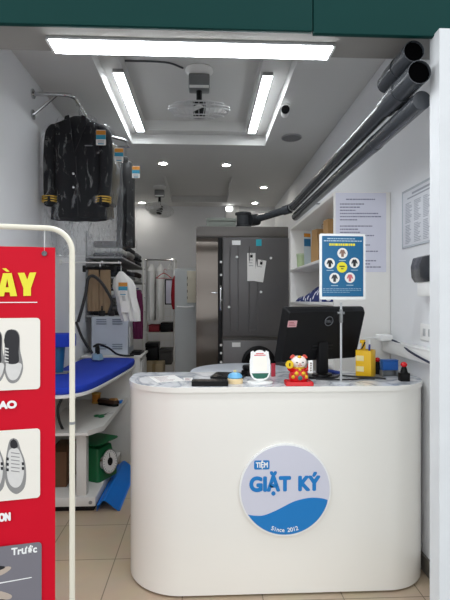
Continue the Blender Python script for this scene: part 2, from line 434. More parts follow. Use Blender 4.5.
zz = [(221, 262), (221, 275), (221, 300), (221, 345), (221, 353), (221, 362)]
for px, py in zz:
    p = at(px, py, Y=4.43)
    part(MB().cyl((p.x, 4.4295, p.z), (p.x, 4.418, p.z), .012, seg=14), 'hinge_bolt', white_pl, mc)
du_ = part(MB().box(.17, .82, 4.415, 4.469, 1.12, 2.09, .012), 'door', dgrey, mc, 'upper grey door')
part(MB().box(.17, .82, 4.415, 4.469, .08, 1.09, .012), 'door', dgrey, mc, 'lower grey door with round porthole')
for xa in (.24, .43):
    gv = MB().tube(smooth_path([(xa, 4.4148, 2.0), (xa, 4.4148, 1.24), (xa+.02, 4.4148, 1.19), (xa+.06, 4.4148, 1.19), (xa+.08, 4.4148, 1.24), (xa+.08, 4.4148, 2.0)], 5), .006, 8)
    part(gv, 'embossed_rib', dgrey, du_)
part(MB().lathe([(.10, 0), (.165, 0), (.165, .02), (.14, .03), (.10, .02)], (.52, 4.414, .87), 36, Matrix.Rotation(PI/2, 4, 'X'), closed=True), 'porthole_rim', black_pl, mc)
part(MB().cyl((.52, 4.4145, .87), (.52, 4.404, .87), .098, seg=36), 'porthole_glass', black_gl, mc)
def on_door(px0, px1, py0, py1, Y): a, b = at(px0, py1, Y=Y), at(px1, py0, Y=Y); return a.x, b.x, a.z, b.z
x0, x1, z0, z1 = on_door(232, 240.5, 240.5, 245, 4.414)
part(MB().box(x0, x1, 4.4125, 4.4149, z0, z1), 'label_plate', white_pl, mc, 'white label plate on the upper door')
x0, x1, z0, z1 = on_door(232, 240.5, 342.5, 347, 4.414)
part(MB().box(x0, x1, 4.4125, 4.4149, z0, z1), 'label_plate', white_pl, mc, 'white label plate on the lower door')
x0, x1, z0, z1 = on_door(256, 261.5, 239.5, 246, 4.414)
stk = part(MB().box(x0, x1, 4.4125, 4.4149, z0, z1), 'sticker', mat('cyan_sticker', '#1ea7b8', .4), mc, 'small cyan sticker on the upper door')
for px, py in ((237, 257), (271, 258), (261, 292), (229, 307)):
    p = at(px, py, Y=4.41)
    part(MB().lathe([(.001, 0), (.013, 0), (.012, .008), (.001, .01)], (p.x, 4.4145, p.z), 14, Matrix.Rotation(PI/2, 4, 'X')), 'door_stud', white_pl, mc)
hd = MB().tube(smooth_path([(.148, 4.429, 1.62), (.15, 4.395, 1.60), (.15, 4.395, 1.40), (.148, 4.429, 1.38)], 4), .009, 10)
part(hd, 'handle', chrome, mc)
part(MB().box(.06, .12, 4.425, 4.437, 1.545, 1.557, .002), 'latch', chrome, mc)
for (pa, pb, pc, pd, tilt, lab) in ((247.2, 255.5, 253, 281, 0, 'white paper slip hanging straight on the machine door, left of two'),
                                    (257, 266.5, 260, 282, -9, 'white paper slip hanging tilted on the machine door, right of two')):
    x0, x1, z0, z1 = on_door(pa, pb, pc, pd, 4.41)
    cx, cz, w, h = (x0+x1)/2, z1, x1-x0, z1-z0
    t = thing('paper_slip', lab, 'paper slip', (cx, 4.4135, cz), 0, 'order slips on the machine', rot=(0, R(-tilt), 0))
    sl = MB(); ring = []
    for i in range(9):
        q = i/8; y = -.001-.012*math.sin(q*2.2)*q
        ring.append([Vector((-w/2, y-.0006, -h*q)), Vector((w/2, y-.0006, -h*q)), Vector((w/2, y, -h*q)), Vector((-w/2, y, -h*q))])
    part(sl.loft(ring), 'sheet', paper_m, t, local=True)
    part(MB().box(-.012, .012, -.009, -.002, -.045, -.02, .002).ring((0, -.006, -.014), .007, .0016, 14, 5, Matrix.Rotation(PI/2, 4, 'X')), 'binder_clip', black_pl, t, local=True)
    ln = MB()
    for i in range(6): ln.box(-w*.32, w*(.1+.2*random.random()), -.0035-.001*i-.0012, -.0035-.001*i, -.07-.028*i, -.066-.028*i)
    part(ln, 'text_lines', ink_m, t, local=True)
gb = thing('storage_box', 'flat greenish grey box lying on top of the steel machine', 'box', (.17, 4.75, 2.205))
gbm = mat('grey_carton', '#7f847d', .8)
part(MB().box(.02, .31, 4.56, 4.95, 2.2055, 2.27, .003), 'body', gbm, gb)
part(MB().box(.015, .314, 4.555, 4.955, 2.2705, 2.30, .003), 'lid', gbm, gb)

# ------------------------------------------------------------------ tall cabinet beside the machine
tc_ = thing('tall_cabinet', 'tall pale grey cabinet with a lever handle left of the steel machine', 'cabinet', (-.22, 5.4, 0))
cabm = mat('pale_grey_door', '#b7bab9', .6, var=.02)
part(MB().box(-.345, -.095, 5.22, 5.7, 0, 1.84, .004), 'body', cabm, tc_)
part(MB().box(-.335, -.10, 5.20, 5.219, .05, 1.82, .004), 'door', cabm, tc_)
part(MB().box(-.205, -.105, 5.185, 5.1995, 1.45, 1.81, .004), 'cream_panel', mat('cream_card', '#cfc8b4', .7), tc_, 'cream strip on the cabinet door')
hl = MB().tube(smooth_path([(-.14, 5.198, 1.405), (-.14, 5.15, 1.405), (-.20, 5.145, 1.40), (-.32, 5.145, 1.405)], 4), .013, 10, .8)
part(hl, 'lever_handle', white_pl, tc_)
mk = MB()
for i in range(4): mk.box(-.204, -.198, 5.181, 5.1848, 1.49+.075*i, 1.52+.075*i)
part(mk, 'hinge_marks', black_pl, tc_)

# ------------------------------------------------------------------ back-left rack, clothes and clutter
gr = thing('garment_rack', 'white tubular garment rack against the back left of the shop', 'clothes rack', (-.6, 6.1, 0))
fr = MB()
for x in (-.80, -.40):
    for y in (5.95, 6.35): fr.tube([(x, y, 0), (x, y, 2.02)], .012, 8)
    fr.tube([(x, 5.95, 2.02), (x, 6.35, 2.02)], .012, 8); fr.tube([(x, 5.95, .12), (x, 6.35, .12)], .01, 8)
part(fr, 'frame', white_mt, gr)
part(MB().tube([(-.80, 6.15, 2.02), (-.40, 6.15, 2.02)], .012, 8), 'hanging_rail', chrome, gr)
for i, z in enumerate((.62, 1.05)):
    sh = MB()
    for k in range(9): sh.tube([(-.80, 5.96+.047*k, z), (-.40, 5.96+.047*k, z)], .004, 5)
    for k in range(4): sh.tube([(-.78+.12*k, 5.95, z-.006), (-.78+.12*k, 6.35, z-.006)], .004, 5)
    part(sh, 'wire_shelf', white_mt, gr)
gp = MB()
for k in range(12): gp.tube([(-.80, 6.36, .7+.11*k), (-.40, 6.36, .7+.11*k)], .003, 5)
for k in range(6): gp.tube([(-.79+.077*k, 6.366, .65), (-.79+.077*k, 6.366, 2.0)], .003, 5)
part(gp, 'back_grid', white_mt, gr)

def section(hw, hd, z, n, fold=0., k=7, ph=0., p=2.6):
    out = []
    for i in range(n):
        a = 2*PI*i/n; c, s_ = math.cos(a), math.sin(a)
        x = hw*math.copysign(abs(c)**(2/p), c); y = hd*math.copysign(abs(s_)**(2/p), s_)
        y += fold*math.sin(k*x/hw*2.2+ph+z*3)*abs(s_)
        out.append(Vector((x, y, z)))
    return out
def drape(prof, n=40, fold=.01, k=4, ph=0.):
    """hanging cloth from (z, half width, half depth) rows"""
    rows = []
    for j in range(len(prof)-1):
        (za, wa, da), (zb, wb, db) = prof[j], prof[j+1]
        for i in range(4):
            q = i/4; rows.append((za+(zb-za)*q, wa+(wb-wa)*q, da+(db-da)*q))
    rows.append(prof[-1]); zt, zb = prof[0][0], prof[-1][0]
    return [section(w, d, z, n, fold*(zt-z)/(zt-zb+1e-6), k, ph) for z, w, d in rows]
def hanger_mesh(w, z=0.):
    return MB().tube(smooth_path([(-w, 0, z-.10), (0, 0, z-.035), (w, 0, z-.10)], 6), .006, 6).tube(
        [(0, 0, z-.036), (0, 0, z+.0)]+[(.018-.018*math.cos(a), 0, z+.0+.018*math.sin(a)) for a in (.6, 1.2, 1.9, 2.6, 3.1)], .0028, 6).tube([(-w, 0, z-.10), (w, 0, z-.10)], .004, 6)

white_cl = mat('white_cloth', '#e4e3e0', .85, var=.04, scale=20, bump=.1)
for x, y, lab, ww in ((-.72, 6.15, 'long white covered garment at the left of the rear rack', .055), (-.60, 6.15, 'long off white garment in the middle of the rear rack', .05)):
    mb = MB().loft(drape([(1.96, .012, .02), (1.92, ww*.7, .05), (1.86, ww, .15), (1.3, ww, .18), (1.21, ww, .19)], 32, .012, 3, x*9))
    solo(mb.move(Matrix.Translation((x, y, 0))), 'hanging_garment', white_cl, lab, 'garment', 'white garments on the rear rack')
for x, y, z, rz, lab, m in ((-.53, 5.90, 1.86, .05, 'red clothes hanger at the front of the rear white rack', mat('red_plastic', '#b3202c', .4)),
                            (-.46, 6.15, 2.002, 1.3, 'white clothes hanger on the rear rack rail beside the red one', white_pl)):
    solo(hanger_mesh(.1 if z < 1.9 else .13).move(Matrix.Translation((x, y, z)) @ Matrix.Rotation(rz, 4, 'Z')), 'clothes_hanger', m, lab, 'hanger', 'clothes hangers')
solo(MB().loft(drape([(1.79, .008, .02), (1.74, .035, .03), (1.55, .05, .05), (1.42, .045, .05), (1.36, .03, .04)], 24, .008, 3)).move(Matrix.Translation((-.385, 5.85, 0))),
     'red_garment', mat('red_cloth', '#a01626', .9, bump=.1), 'dark red garment hanging at the right end of the rear rack', 'garment')
bf = thing('picture_frame', 'thin black rectangular frame hanging on the rear rack', 'frame', (-.46, 5.92, 1.4))
part(MB().box(-.52, -.40, 5.915, 5.93, 1.735, 1.75).box(-.52, -.505, 5.915, 5.93, 1.42, 1.735).box(-.415, -.40, 5.915, 5.93, 1.42, 1.735).box(-.505, -.415, 5.915, 5.93, 1.42, 1.435), 'border', black_pl, bf)
part(MB().box(-.505, -.415, 5.92, 5.925, 1.435, 1.735), 'panel', lilac_m, bf)
for x0, x1, y0, y1, z0, h, m, lab in ((-.74, -.60, 6.0, 6.3, 1.062, .09, mat('red_card', '#8e2430', .7), 'dull red box on the upper wire shelf of the rear rack'),
                                      (-.58, -.42, 6.0, 6.3, 1.062, .12, black_pl, 'black basket on the upper wire shelf of the rear rack'),
                                      (-.78, -.62, 6.0, 6.3, .632, .28, black_pl, 'tall black bin on the lower wire shelf of the rear rack'),
                                      (-.60, -.44, 6.0, 6.3, .632, .2, mat('grey_card', '#4c4a48', .8), 'dark grey carton on the lower wire shelf of the rear rack')):
    t = thing('storage_bin', lab, 'box', ((x0+x1)/2, (y0+y1)/2, z0), 0, 'boxes on the rear rack')
    part(MB().box(x0, x1, y0, y1, z0, z0+h*.8, .006), 'body', m, t)
    part(MB().box(x0-.004, x1+.004, y0-.004, y1+.004, z0+h*.8+.0005, z0+h, .006), 'lid', m, t)
ct = thing('carton', 'beige carton standing in front of the rear white rack', 'box', (-.6, 5.6, 0))
part(MB().box(-.72, -.50, 5.45, 5.75, 0, .72, .004), 'body', mat('beige_card', '#a39172', .8), ct)
part(MB().box(-.63, -.59, 5.449, 5.7501, .5, .7205), 'tape', mat('tape_brown', '#8a744d', .4), ct)

# wall shelf rack on the left wall, with folded clothes
ws = thing('wall_shelf_rack', 'grey shelf rack with dark folded clothes along the rear left wall', 'shelf', (-1.05, 5.5, 1.3))
slm = mat('shelf_grey', '#a4a5a5', .6)
SHZ = (1.32, 1.52, 1.72, 1.93)
for z in SHZ: part(MB().box(XL+.012, -.86, 4.75, 6.6, z-.018, z, .003), 'shelf', slm, ws)
for y in (4.8, 5.7, 6.55): part(MB().box(XL+.001, XL+.0118, y-.015, y+.015, 1.25, 2.2), 'upright', grey_mt, ws)
fold_cols = ['#1b1c20', '#6d6e70', '#2a2a33', '#c9c9c6', '#3b3230', '#8b8a88', '#202226']
names = {0: 'lowest', 1: 'second', 2: 'third', 3: 'top'}
pos = {0: 'near end', 1: 'middle', 2: 'far end'}
for si, z in enumerate(SHZ):
    for k in range(3):
        cyy = 5.02+.6*k
        t = None; zc = z+.0008
        for j in range(2 if si < 3 else 3):
            col = fold_cols[(si*3+k*2+j) % 7]
            m = mat('folded_cloth_'+col[1:], col, .9, var=.12, scale=40, bump=.15)
            h = .045+.012*((si+k+j) % 3); dx = .01*((j+k) % 2)
            mb = MB().box(-1.18+dx, -.885+dx*.5, cyy-.19+dx, cyy+.19, zc, zc+h, h*.42, seg=3)
            w_ = ('lower', 'upper', 'topmost')[j]
            solo(mb, 'folded_garment', m, f'{w_} folded garment of the pile at the {pos[k]} of the {names[si]} wall shelf', 'folded clothes', 'folded clothes on the wall shelves')
            zc += h+.0008
solo(MB().loft(drape([(1.58, .02, .015), (1.54, .045, .025), (1.4, .055, .03), (1.2, .055, .03), (1.08, .05, .03)], 28, .012, 4)).move(Matrix.Translation((-.69, 4.72, .0))),
     'purple_garment', mat('purple_cloth', '#5d1740', .9, bump=.1), 'dark purple garment hanging below the grey wall shelves', 'garment')
solo(MB().tube([(-1.229, 4.72, 1.60), (-.68, 4.72, 1.60)], .006, 8).tube([(-1.228, 4.72, 1.60), (-1.2, 4.72, 1.60)], .02, 12), 'wall_peg', chrome, 'thin steel peg above the purple garment on the left wall', 'peg')

# ------------------------------------------------------------------ clothes rail with the bagged jackets
rl = thing('clothes_rail', 'curved chrome clothes rail fixed to the upper left wall', 'clothes rail', (XL, 3.33, 2.9))
RZ, RX = 2.963, -.955
part(MB().tube(smooth_path([(XL+.008, 3.33, RZ), (-1.08, 3.33, RZ), (-1.0, 3.337, RZ), (-.965, 3.37, RZ), (RX, 3.44, RZ), (RX, 3.92, RZ), (-.90, 4.12, RZ), (-.745, 4.27, RZ), (-.715, 4.45, RZ)], 6), .014, 12), 'rail', chrome, rl)
part(MB().tube([(XL+.008, 3.33, RZ-.15), (-1.07, 3.33, RZ-.008)], .009, 8), 'brace', chrome, rl)
for z in (RZ, RZ-.15): part(MB().cyl((XL+.0005, 3.33, z), (XL+.01, 3.33, z), .035, seg=20), 'wall_plate', chrome, rl)
part(MB().tube([(-.715, 4.44, RZ), (XL+.01, 4.44, RZ)], .012, 10), 'end_arm', chrome, rl)

film = film_mat('clear_film', .0, .38, 22)
film2 = film_mat('crinkled_film', .16, .7, 14)
def tag_part(parent, px, py, Y, w=.07, h=.11):
    a = at(px, py, Y=Y)
    M = front(a)
    t = part(MB().prism(rrect(-w/2, w/2, -h, 0, .006, 3), 0, .0015, M), 'laundry_tag', paper_m, parent, 'orange, blue and white laundry tag')
    part(MB().prism([(-w*.49, -h*.32), (w*.49, -h*.32), (w*.49, -.004), (-w*.49, -.004)], .0017, .0025, M), 'orange_band', orange_m, t)
    part(MB().prism([(-w*.49, -h*.62), (w*.49, -h*.62), (w*.49, -h*.33), (-w*.49, -h*.33)], .0017, .0025, M).prism(
        [(-w*.3, -h*.95), (w*.3, -h*.95), (w*.3, -h*.88), (-w*.3, -h*.88)], .0017, .0025, M), 'blue_band', mat('tag_blue', '#2a8aa8', .5), t)
    ln = MB()
    for i in range(3): ln.prism([(-w*.35, -h*(.68+.07*i)-.002), (w*.3, -h*(.68+.07*i)-.002), (w*.3, -h*(.68+.07*i)), (-w*.35, -h*(.68+.07*i))], .0017, .0025, M)
    part(ln, 'text_lines', ink_m, t)
def cover(y, hw, hd, zt, zb, label, tagpos, seed, m):
    t = thing('garment_cover', label, 'plastic cover', (RX, y, zb), 0, 'clear plastic garment covers')
    rows = []; n = 56
    for j in range(25):
        q = j/24; z = zt+(zb-zt)*q
        s = min(1., .16+.84*min(1, q/.13)**.8) if q < .13 else 1.
        row = section(hw*s, hd*(.45+.55*min(1, q/.2)), z, n)
        rows.append([p + Vector((0, 1, 0))*noise.noise(Vector((p.x*9+seed, p.y*5, z*5)))*.03*q**.5 + Vector((1, 0, 0))*noise.noise(Vector((p.y*11, seed, z*7)))*.012 for p in row])
    mb = MB(); mb.loft(rows, caps=False).move(Matrix.Translation((RX, y, 0)))
    part(mb, 'film', m, t, 'clear crinkled plastic film', ang=180, normals=False)
    tag_part(t, *tagpos)
    return t
def jacket(y, label, m, full=False, hw=.2, zt=2.86, zh=2.09, rz=0.):
    t = thing('jacket', label, 'jacket', (RX, y, zh), rz, 'clothes on the wall rail')
    o = Matrix.Translation((0, 0, -zh))
    part(MB().loft(drape([(zt, .05, .045), (zt-.02, .095, .06), (zt-.055, hw*.88, .075), (zt-.09, hw*1.02, .085), (zt-.4, hw*.93, .085), (zh, hw*1.04, .085)], 48, .016, 4, y)).move(o), 'torso', m, t, local=True, ang=60)
    for s in (-1, 1):
        sl = part(MB().tube(smooth_path([(s*(hw-.045), -.005, zt-.075), (s*(hw+.0), -.02, zt-.15), (s*(hw+.012), -.035, zt-.42), (s*(hw-.005), -.065, zh+.10)], 5),
                            [.045, .056, .062, .064, .066, .064, .062, .06, .06, .058, .056, .055, .055, .055, .055, .055], 16, .75).move(o), 'sleeve', m, t, local=True, ang=60)
        if full:
            for i in range(3):
                zz = zh+.115+.018*i
                mb = MB(); e = section(.0575, .052, 0, 20); e2 = section(.0575, .052, .008, 20)
                part(mb.loft([e, e2]).move(o @ Matrix.Translation((s*(hw-.0035), -.063+.0015*i, zz))), 'cuff_braid', gold_m, sl, 'gold cuff stripe', local=True)
    if full:
        for s in (-1, 1):
            part(MB().prism([(0, -.30), (s*.03, -.22), (s*.085, -.06), (s*.075, -.01), (s*.045, .0)], 0, .006,
                            o @ frame((0, -.094, zt-.015), (1, 0, 0), (0, .12, 1))), 'lapel', dark_cl, t, local=True)
        part(MB().tube([(.004, -.102, zt-.32), (.012, -.104, zt-.5), (.02, -.102, zh+.004)], .004, 6).move(o), 'front_edge', char_cl, t, local=True)
        for i, dz in enumerate((-.45, -.55)):
            part(MB().lathe([(.001, 0), (.012, 0), (.009, .006), (.001, .008)], (-.012, -.102, zt+dz-zh), 14, Matrix.Rotation(PI/2, 4, 'X')), 'button', chrome, t, local=True)
        part(MB().box(.07, .125, -.106, -.102, zt-.245-zh, zt-.238-zh), 'pocket_piping', grey_mt, t, local=True)
    return t
jacket(3.5, 'black uniform jacket with gold cuff stripes at the front of the rail', dark_cl, True)
cover(3.5, .272, .16, 2.90, 1.83, 'clear plastic cover over the gold cuffed jacket at the front of the rail', (101, 130, 3.325), 1.3, film)
olive = mat('olive_wool', '#5c533f', .9, var=.2, scale=40, bump=.1)
jacket(3.83, 'olive brown garment behind the gold cuffed jacket on the rail', olive, hw=.19, zt=2.84, zh=2.16)
cover(3.83, .268, .14, 2.87, 1.84, 'clear plastic cover over the olive brown garment, second on the rail', (119, 148, 3.68), 5.1, film2)
bt = thing('black_garment', 'narrow plain black garment at the far end of the wall rail', 'garment', (-.735, 4.27, 1.97), 0, 'clothes on the wall rail')
nyl = mat('black_nylon', '#0e0f12', .5, var=.2, bump=.1)
part(MB().loft(drape([(2.78, .02, .03), (2.755, .055, .05), (2.70, .085, .06), (2.4, .08, .07), (1.97, .085, .07)], 36, .014, 4, 2.)).move(Matrix.Translation((-.735, 4.27, 0))), 'garment_body', nyl, bt)
part(MB().box(-.765, -.705, 4.205, 4.335, 2.745, 2.80, .015), 'collar', nyl, bt)
CX = RX; RX = -.735
cover(4.27, .112, .11, 2.83, 1.93, 'clear plastic cover over the narrow black garment, farthest on the rail', (136, 166, 4.14), 9.7, film)
RX = CX
for gx, y, lab in ((RX, 3.5, 'wire hanger holding the gold cuffed jacket on the chrome rail'), (RX, 3.83, 'wire hanger holding the olive garment on the chrome rail'), (-.735, 4.27, 'wire hanger holding the narrow black garment on the chrome rail')):
    solo(MB().tube([(gx, y, 2.79), (gx, y, 2.925), (gx+.014, y, 2.945), (gx+.018, y, 2.958), (gx+.013, y, 2.968), (gx, y, 2.972), (gx-.014, y, 2.966), (gx-.019, y, 2.953)], .003, 6), 'clothes_hanger', chrome, lab, 'hanger', 'wire hangers on the wall rail')

# ------------------------------------------------------------------ lower left: trousers on a hanger, bagged shirt, hose
hz = 1.80
solo(MB().tube([(XL+.001, 3.95, hz), (-.72, 3.95, hz)], .007, 8).tube([(XL+.001, 3.95, hz), (XL+.012, 3.95, hz)], .024, 14), 'wall_peg', white_mt, 'white wall peg carrying the tan trousers and the bagged shirt', 'peg')
th = thing('trouser_hanger', 'black bar hanger with white hook holding tan trousers', 'hanger', (-.90, 3.95, 1.74))
part(MB().tube([(-1.03, 3.95, 1.752), (-.765, 3.95, 1.752)], .012, 10), 'bar', black_pl, th)
for x in (-1.035, -.775): part(MB().box(x-.01, x+.012, 3.93, 3.97, 1.72, 1.775, .004), 'clip', black_pl, th)
part(MB().tube(smooth_path([(-.90, 3.95, 1.762), (-.90, 3.95, 1.795), (-.885, 3.95, 1.815), (-.872, 3.95, 1.80)], 5), .004, 8), 'hook', white_pl, th)
tr = thing('trousers', 'folded tan trousers hanging from the black bar hanger', 'trousers', (-.90, 3.95, 1.4))
tan = mat('tan_cotton', '#8a745a', .9, var=.1, scale=20, bump=.15)
for x0, x1, zb in ((-1.005, -.905, 1.385), (-.903, -.81, 1.37)):
    part(MB().loft(drape([(1.738, .045, .018), (1.6, .05, .03), (1.5, .052, .03), (zb, .05, .028)], 24, .01, 3, x0*7)).move(Matrix.Translation(((x0+x1)/2, 3.95, 0))), 'trouser_leg', tan, tr)
sb = thing('bagged_shirt', 'white shirt in a clear bag with a blue tag, right of the tan trousers', 'shirt', (-.70, 4.1, 1.3))
part(MB().loft(drape([(1.735, .018, .018), (1.715, .035, .03), (1.66, .085, .045), (1.60, .105, .05), (1.5, .092, .05), (1.38, .10, .05), (1.29, .085, .045)], 48, .022, 5, 1.)).move(Matrix.Translation((-.735, 4.12, 0)) @ Matrix(((1, 0, -.2, .33), (0, 1, 0, 0), (0, 0, 1, 0), (0, 0, 0, 1)))), 'shirt_body', white_cl, sb)
part(MB().tube(smooth_path([(-.752, 4.12, 1.735), (-.75, 4.1, 1.79), (-.745, 3.97, 1.815), (-.745, 3.94, 1.80)], 4), .003, 6), 'hook', white_pl, sb)
tag_part(sb, 123, 282, 4.035, .08, .12)
part(MB().prism(rrect(-.035, .035, -.1, 0, .004, 3), 0, .002, front(at(125.5, 301, Y=4.035))), 'care_card', paper_m, sb)

table_m = mat('white_table_metal', '#dcdbd7', .45, var=.03)
sc_ = thing('side_cabinet', 'white side cabinet carrying the steam generator behind the ironing board', 'cabinet', (-.93, 4.75, 0))
part(MB().box(-1.225, -.645, 4.56, 5.02, .03, .905, .006), 'body', table_m, sc_)
part(MB().box(-1.228, -.625, 4.545, 5.03, .9055, .925, .004), 'top', table_m, sc_)
part(MB().box(-.6449, -.634, 4.6, 4.98, .1, .86, .003), 'door', table_m, sc_)
sg = thing('steam_generator', 'pale grey louvred steam generator box beside the ironing board', 'steam generator', (-.95, 4.75, .925))
sgm = mat('pale_blue_metal', '#d3dae2', .45, var=.02)
part(MB().box(-1.14, -.775, 4.62, 4.98, .9255, 1.31, .01), 'housing', sgm, sg)
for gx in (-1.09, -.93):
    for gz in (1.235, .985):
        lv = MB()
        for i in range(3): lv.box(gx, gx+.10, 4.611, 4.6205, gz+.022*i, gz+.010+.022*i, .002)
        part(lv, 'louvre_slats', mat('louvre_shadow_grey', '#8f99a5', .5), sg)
part(MB().box(-.7749, -.765, 4.7, 4.92, 1.0, 1.2, .003), 'side_panel', white_pl, sg)
bx = thing('black_tray', 'small black tray on the white side cabinet beside the steam generator', 'tray', (-.70, 4.68, .925))
part(MB().box(-.755, -.65, 4.60, 4.9, .9255, .945, .006), 'tray_base', black_pl, bx)
part(MB().box(-.745, -.66, 4.64, 4.8, .9455, .96, .004), 'cover', black_pl, bx)

# ironing table
it = thing('ironing_table', 'white ironing table with blue padded top and open shelf on the left', 'ironing table', (-.95, 3.6, 0))
def outline(grow=0.):
    pts = [(-.66, 4.3), (-.655, 4.1), (-.69, 3.7), (-.735, 3.3), (-.775, 3.08), (-.83, 2.98), (-.92, 2.93), (-1.02, 2.95), (-1.1, 3.02), (-1.15, 3.15), (-1.165, 3.5), (-1.165, 4.3), (-1.1, 4.44), (-.72, 4.44)]
    p = [(v.x, v.y) for v in smooth_path([(x, y, 0) for x, y in pts+pts[:1]], 4)][:-1]
    cx, cy = -.92, 3.7
    return [(cx+(x-cx)*(1+grow), cy+(y-cy)*(1+grow*.6)) for x, y in p]
def pad_mesh(pts, z0, z1, r):
    cx = sum(x for x, y in pts)/len(pts); cy = sum(y for x, y in pts)/len(pts)
    def sh(k, z): return [Vector((cx+(x-cx)*k, cy+(y-cy)*k, z)) for x, y in pts]
    return MB().loft([sh(.985, z0), sh(1, z0+r*.5), sh(1, z1-r), sh(.985, z1-r*.3), sh(.95, z1)])
part(pad_mesh(outline(), .876, .925, .02), 'padded_top', blue_cl, it, 'royal blue padded cover')
part(pad_mesh(outline(.02), .852, .8755, .006), 'base_plate', white_mt, it)
part(MB().box(-1.17, -.675, 4.19, 4.25, 0, .8515, .004), 'end_panel', table_m, it)
spts = [(-1.17, 3.14), (-.80, 3.14), (-.72, 3.26), (-.72, 4.188), (-1.17, 4.188)]
part(MB().prism(spts, .555, .575), 'shelf', table_m, it)
part(MB().prism([(-.80, 3.14), (-.72, 3.26), (-.72, 4.188), (-.716, 4.188), (-.716, 3.255), (-.797, 3.133)], .555, .59), 'shelf_lip', table_m, it)
part(MB().box(-.905, -.835, 3.24, 3.31, .1, .5545, .004), 'leg', table_m, it)
part(MB().box(-1.2, -.765, 3.22, 4.18, .035, .1, .006), 'base_tray', table_m, it)
part(MB().box(-1.19, -.78, 3.235, 4.17, 0, .0345, .002), 'base_foot', black_pl, it)
part(MB().cyl((-.80, 3.2195, .065), (-.80, 3.214, .065), .012, seg=12), 'bolt', grey_mt, it)
part(MB().box(-1.19, -1.17, 3.3, 4.18, .1, .85, .003), 'side_panel', table_m, it)
sv = thing('sleeve_board', 'small blue padded sleeve board above the near end of the ironing table', 'sleeve board', (-1.1, 3.45, .925))
part(pad_mesh(rrect(-1.215, -.985, 3.42, 3.60, .08, 6), 1.13, 1.225, .03), 'pad', blue_cl, sv)
part(MB().cyl((-1.11, 3.5, .927), (-1.11, 3.5, 1.129), .035, .05, 18), 'post', mat('teal_metal', '#1d5d86', .4), sv)
part(MB().box(-1.16, -1.03, 3.45, 3.56, .9255, .935, .004), 'foot', grey_mt, sv)
ir = thing('steam_iron', 'pale blue steam iron with black handle at the far end of the blue board', 'iron', (-.98, 4.2, .925), R(-70))
part(MB().prism([(-.075, -.05), (.05, -.05), (.095, -.02), (.11, 0), (.095, .02), (.05, .05), (-.075, .05)], .0055, .018), 'soleplate', chrome, ir, local=True)
part(MB().loft([[Vector((x*k, y*k, z)) for x, y in ((-.07, -.046), (.05, -.046), (.09, -.015), (.10, 0), (.09, .015), (.05, .046), (-.07, .046))] for k, z in ((1, .0185), (.95, .04), (.75, .065))]),
     'body', mat('iron_blue', '#8fb1c9', .35), ir, local=True)
part(MB().tube(smooth_path([(-.06, 0, .06), (-.07, 0, .105), (-.03, 0, .135), (.04, 0, .125), (.065, 0, .07)], 5), .014, 10), 'handle', black_pl, ir, local=True)
hose_m = mat('black_hose', '#19191b', .5)
def cable(pts, r, label, name='cable', m=hose_m, cat='cable', seg=8):
    return solo(MB().tube(smooth_path(pts, 6), r, seg), name, m, label, cat)
cable([(-1.0, 4.14, 1.06), (-.97, 4.2, 1.075), (-.9, 4.3, 1.03), (-.84, 4.38, .965), (-.76, 4.44, .94), (-.70, 4.5, .938)], .010, 'black hose leading from the iron over the blue board', 'steam_hose')
cable([at(78, 322, Y=3.8), at(82, 308, Y=3.8), at(86, 292, Y=3.8), at(88, 279, Y=3.8), at(93, 276, Y=3.81), at(100, 281, Y=3.82), at(107, 291, Y=3.83), at(112, 302, Y=3.84), at(109, 313, Y=3.85)], .013, 'thick black cable looped in front of the tan trousers', 'power_cable')
cable([at(78, 322, Y=3.8)+Vector((-.006, -.03, 0)), at(81, 335, Y=3.7), at(86, 344, Y=3.6), at(92, 353, Y=3.55)], .011, 'short black cable dropping onto the ironing board behind the sleeve board', 'power_cable')
cable([at(63, 396, Y=3.22), at(58, 408, Y=3.2), at(59, 420, Y=3.2), at(63, 430, Y=3.24)], .01, 'black cable hanging under the blue ironing board at the near end', 'power_cable')
for px, lab in ((102, 'black power plug hanging left below the tan trousers'), (111.5, 'black power plug hanging right below the tan trousers')):
    p = at(px, 316, Y=3.86)
    t = thing('power_plug', lab, 'plug', p, 0, 'hanging power plugs')
    part(MB().box(-.026, .026, -.016, .016, 0, .045, .008), 'body', black_pl, t, local=True)
    part(MB().cyl((0, 0, .0455), (0, 0, .085), .009, .006, 10), 'strain_relief', black_pl, t, local=True)
# on the shelf
pr = at(107, 403, Z=.576)
br = thing('shoe_brush', 'dark brown brush lying on the ironing table shelf', 'brush', (-.83, 3.95, .576), R(-30))
part(MB().loft([[Vector((x*k, y*k, z)) for x, y in rrect(-.11, .11, -.035, .035, .03)] for k, z in ((.92, .022), (1, .03), (.9, .05))]), 'back', mat('dark_wood', '#3a2315', .5), br, local=True)
part(MB().prism(rrect(-.1, .1, -.028, .028, .02), 0.0005, .0215), 'bristles', black_pl, br, local=True)
part(MB().cyl((.02, 0, .0505), (.09, 0, .0505), .012, .02, 10), 'tip', mat('tan_wood', '#b98a55', .5), br, local=True)
oc = thing('thread_spool', 'orange and yellow spool at the back of the ironing table shelf', 'spool', (-.955, 4.05, .576))
part(MB().lathe([(.001, 0), (.04, 0), (.04, .01), (.03, .012), (.03, .075), (.04, .077), (.04, .087), (.001, .087)], seg=20), 'core', mat('spool_yellow', '#caa24a', .5), oc, local=True)
part(MB().lathe([(.0302, .0125), (.036, .014), (.036, .073), (.0302, .0745)], seg=20, closed=True), 'thread', orange_m, oc, local=True)
sx = thing('scissors', 'green handled scissors lying open near the front of the ironing table shelf', 'scissors', (-.79, 3.6, .576), R(60))
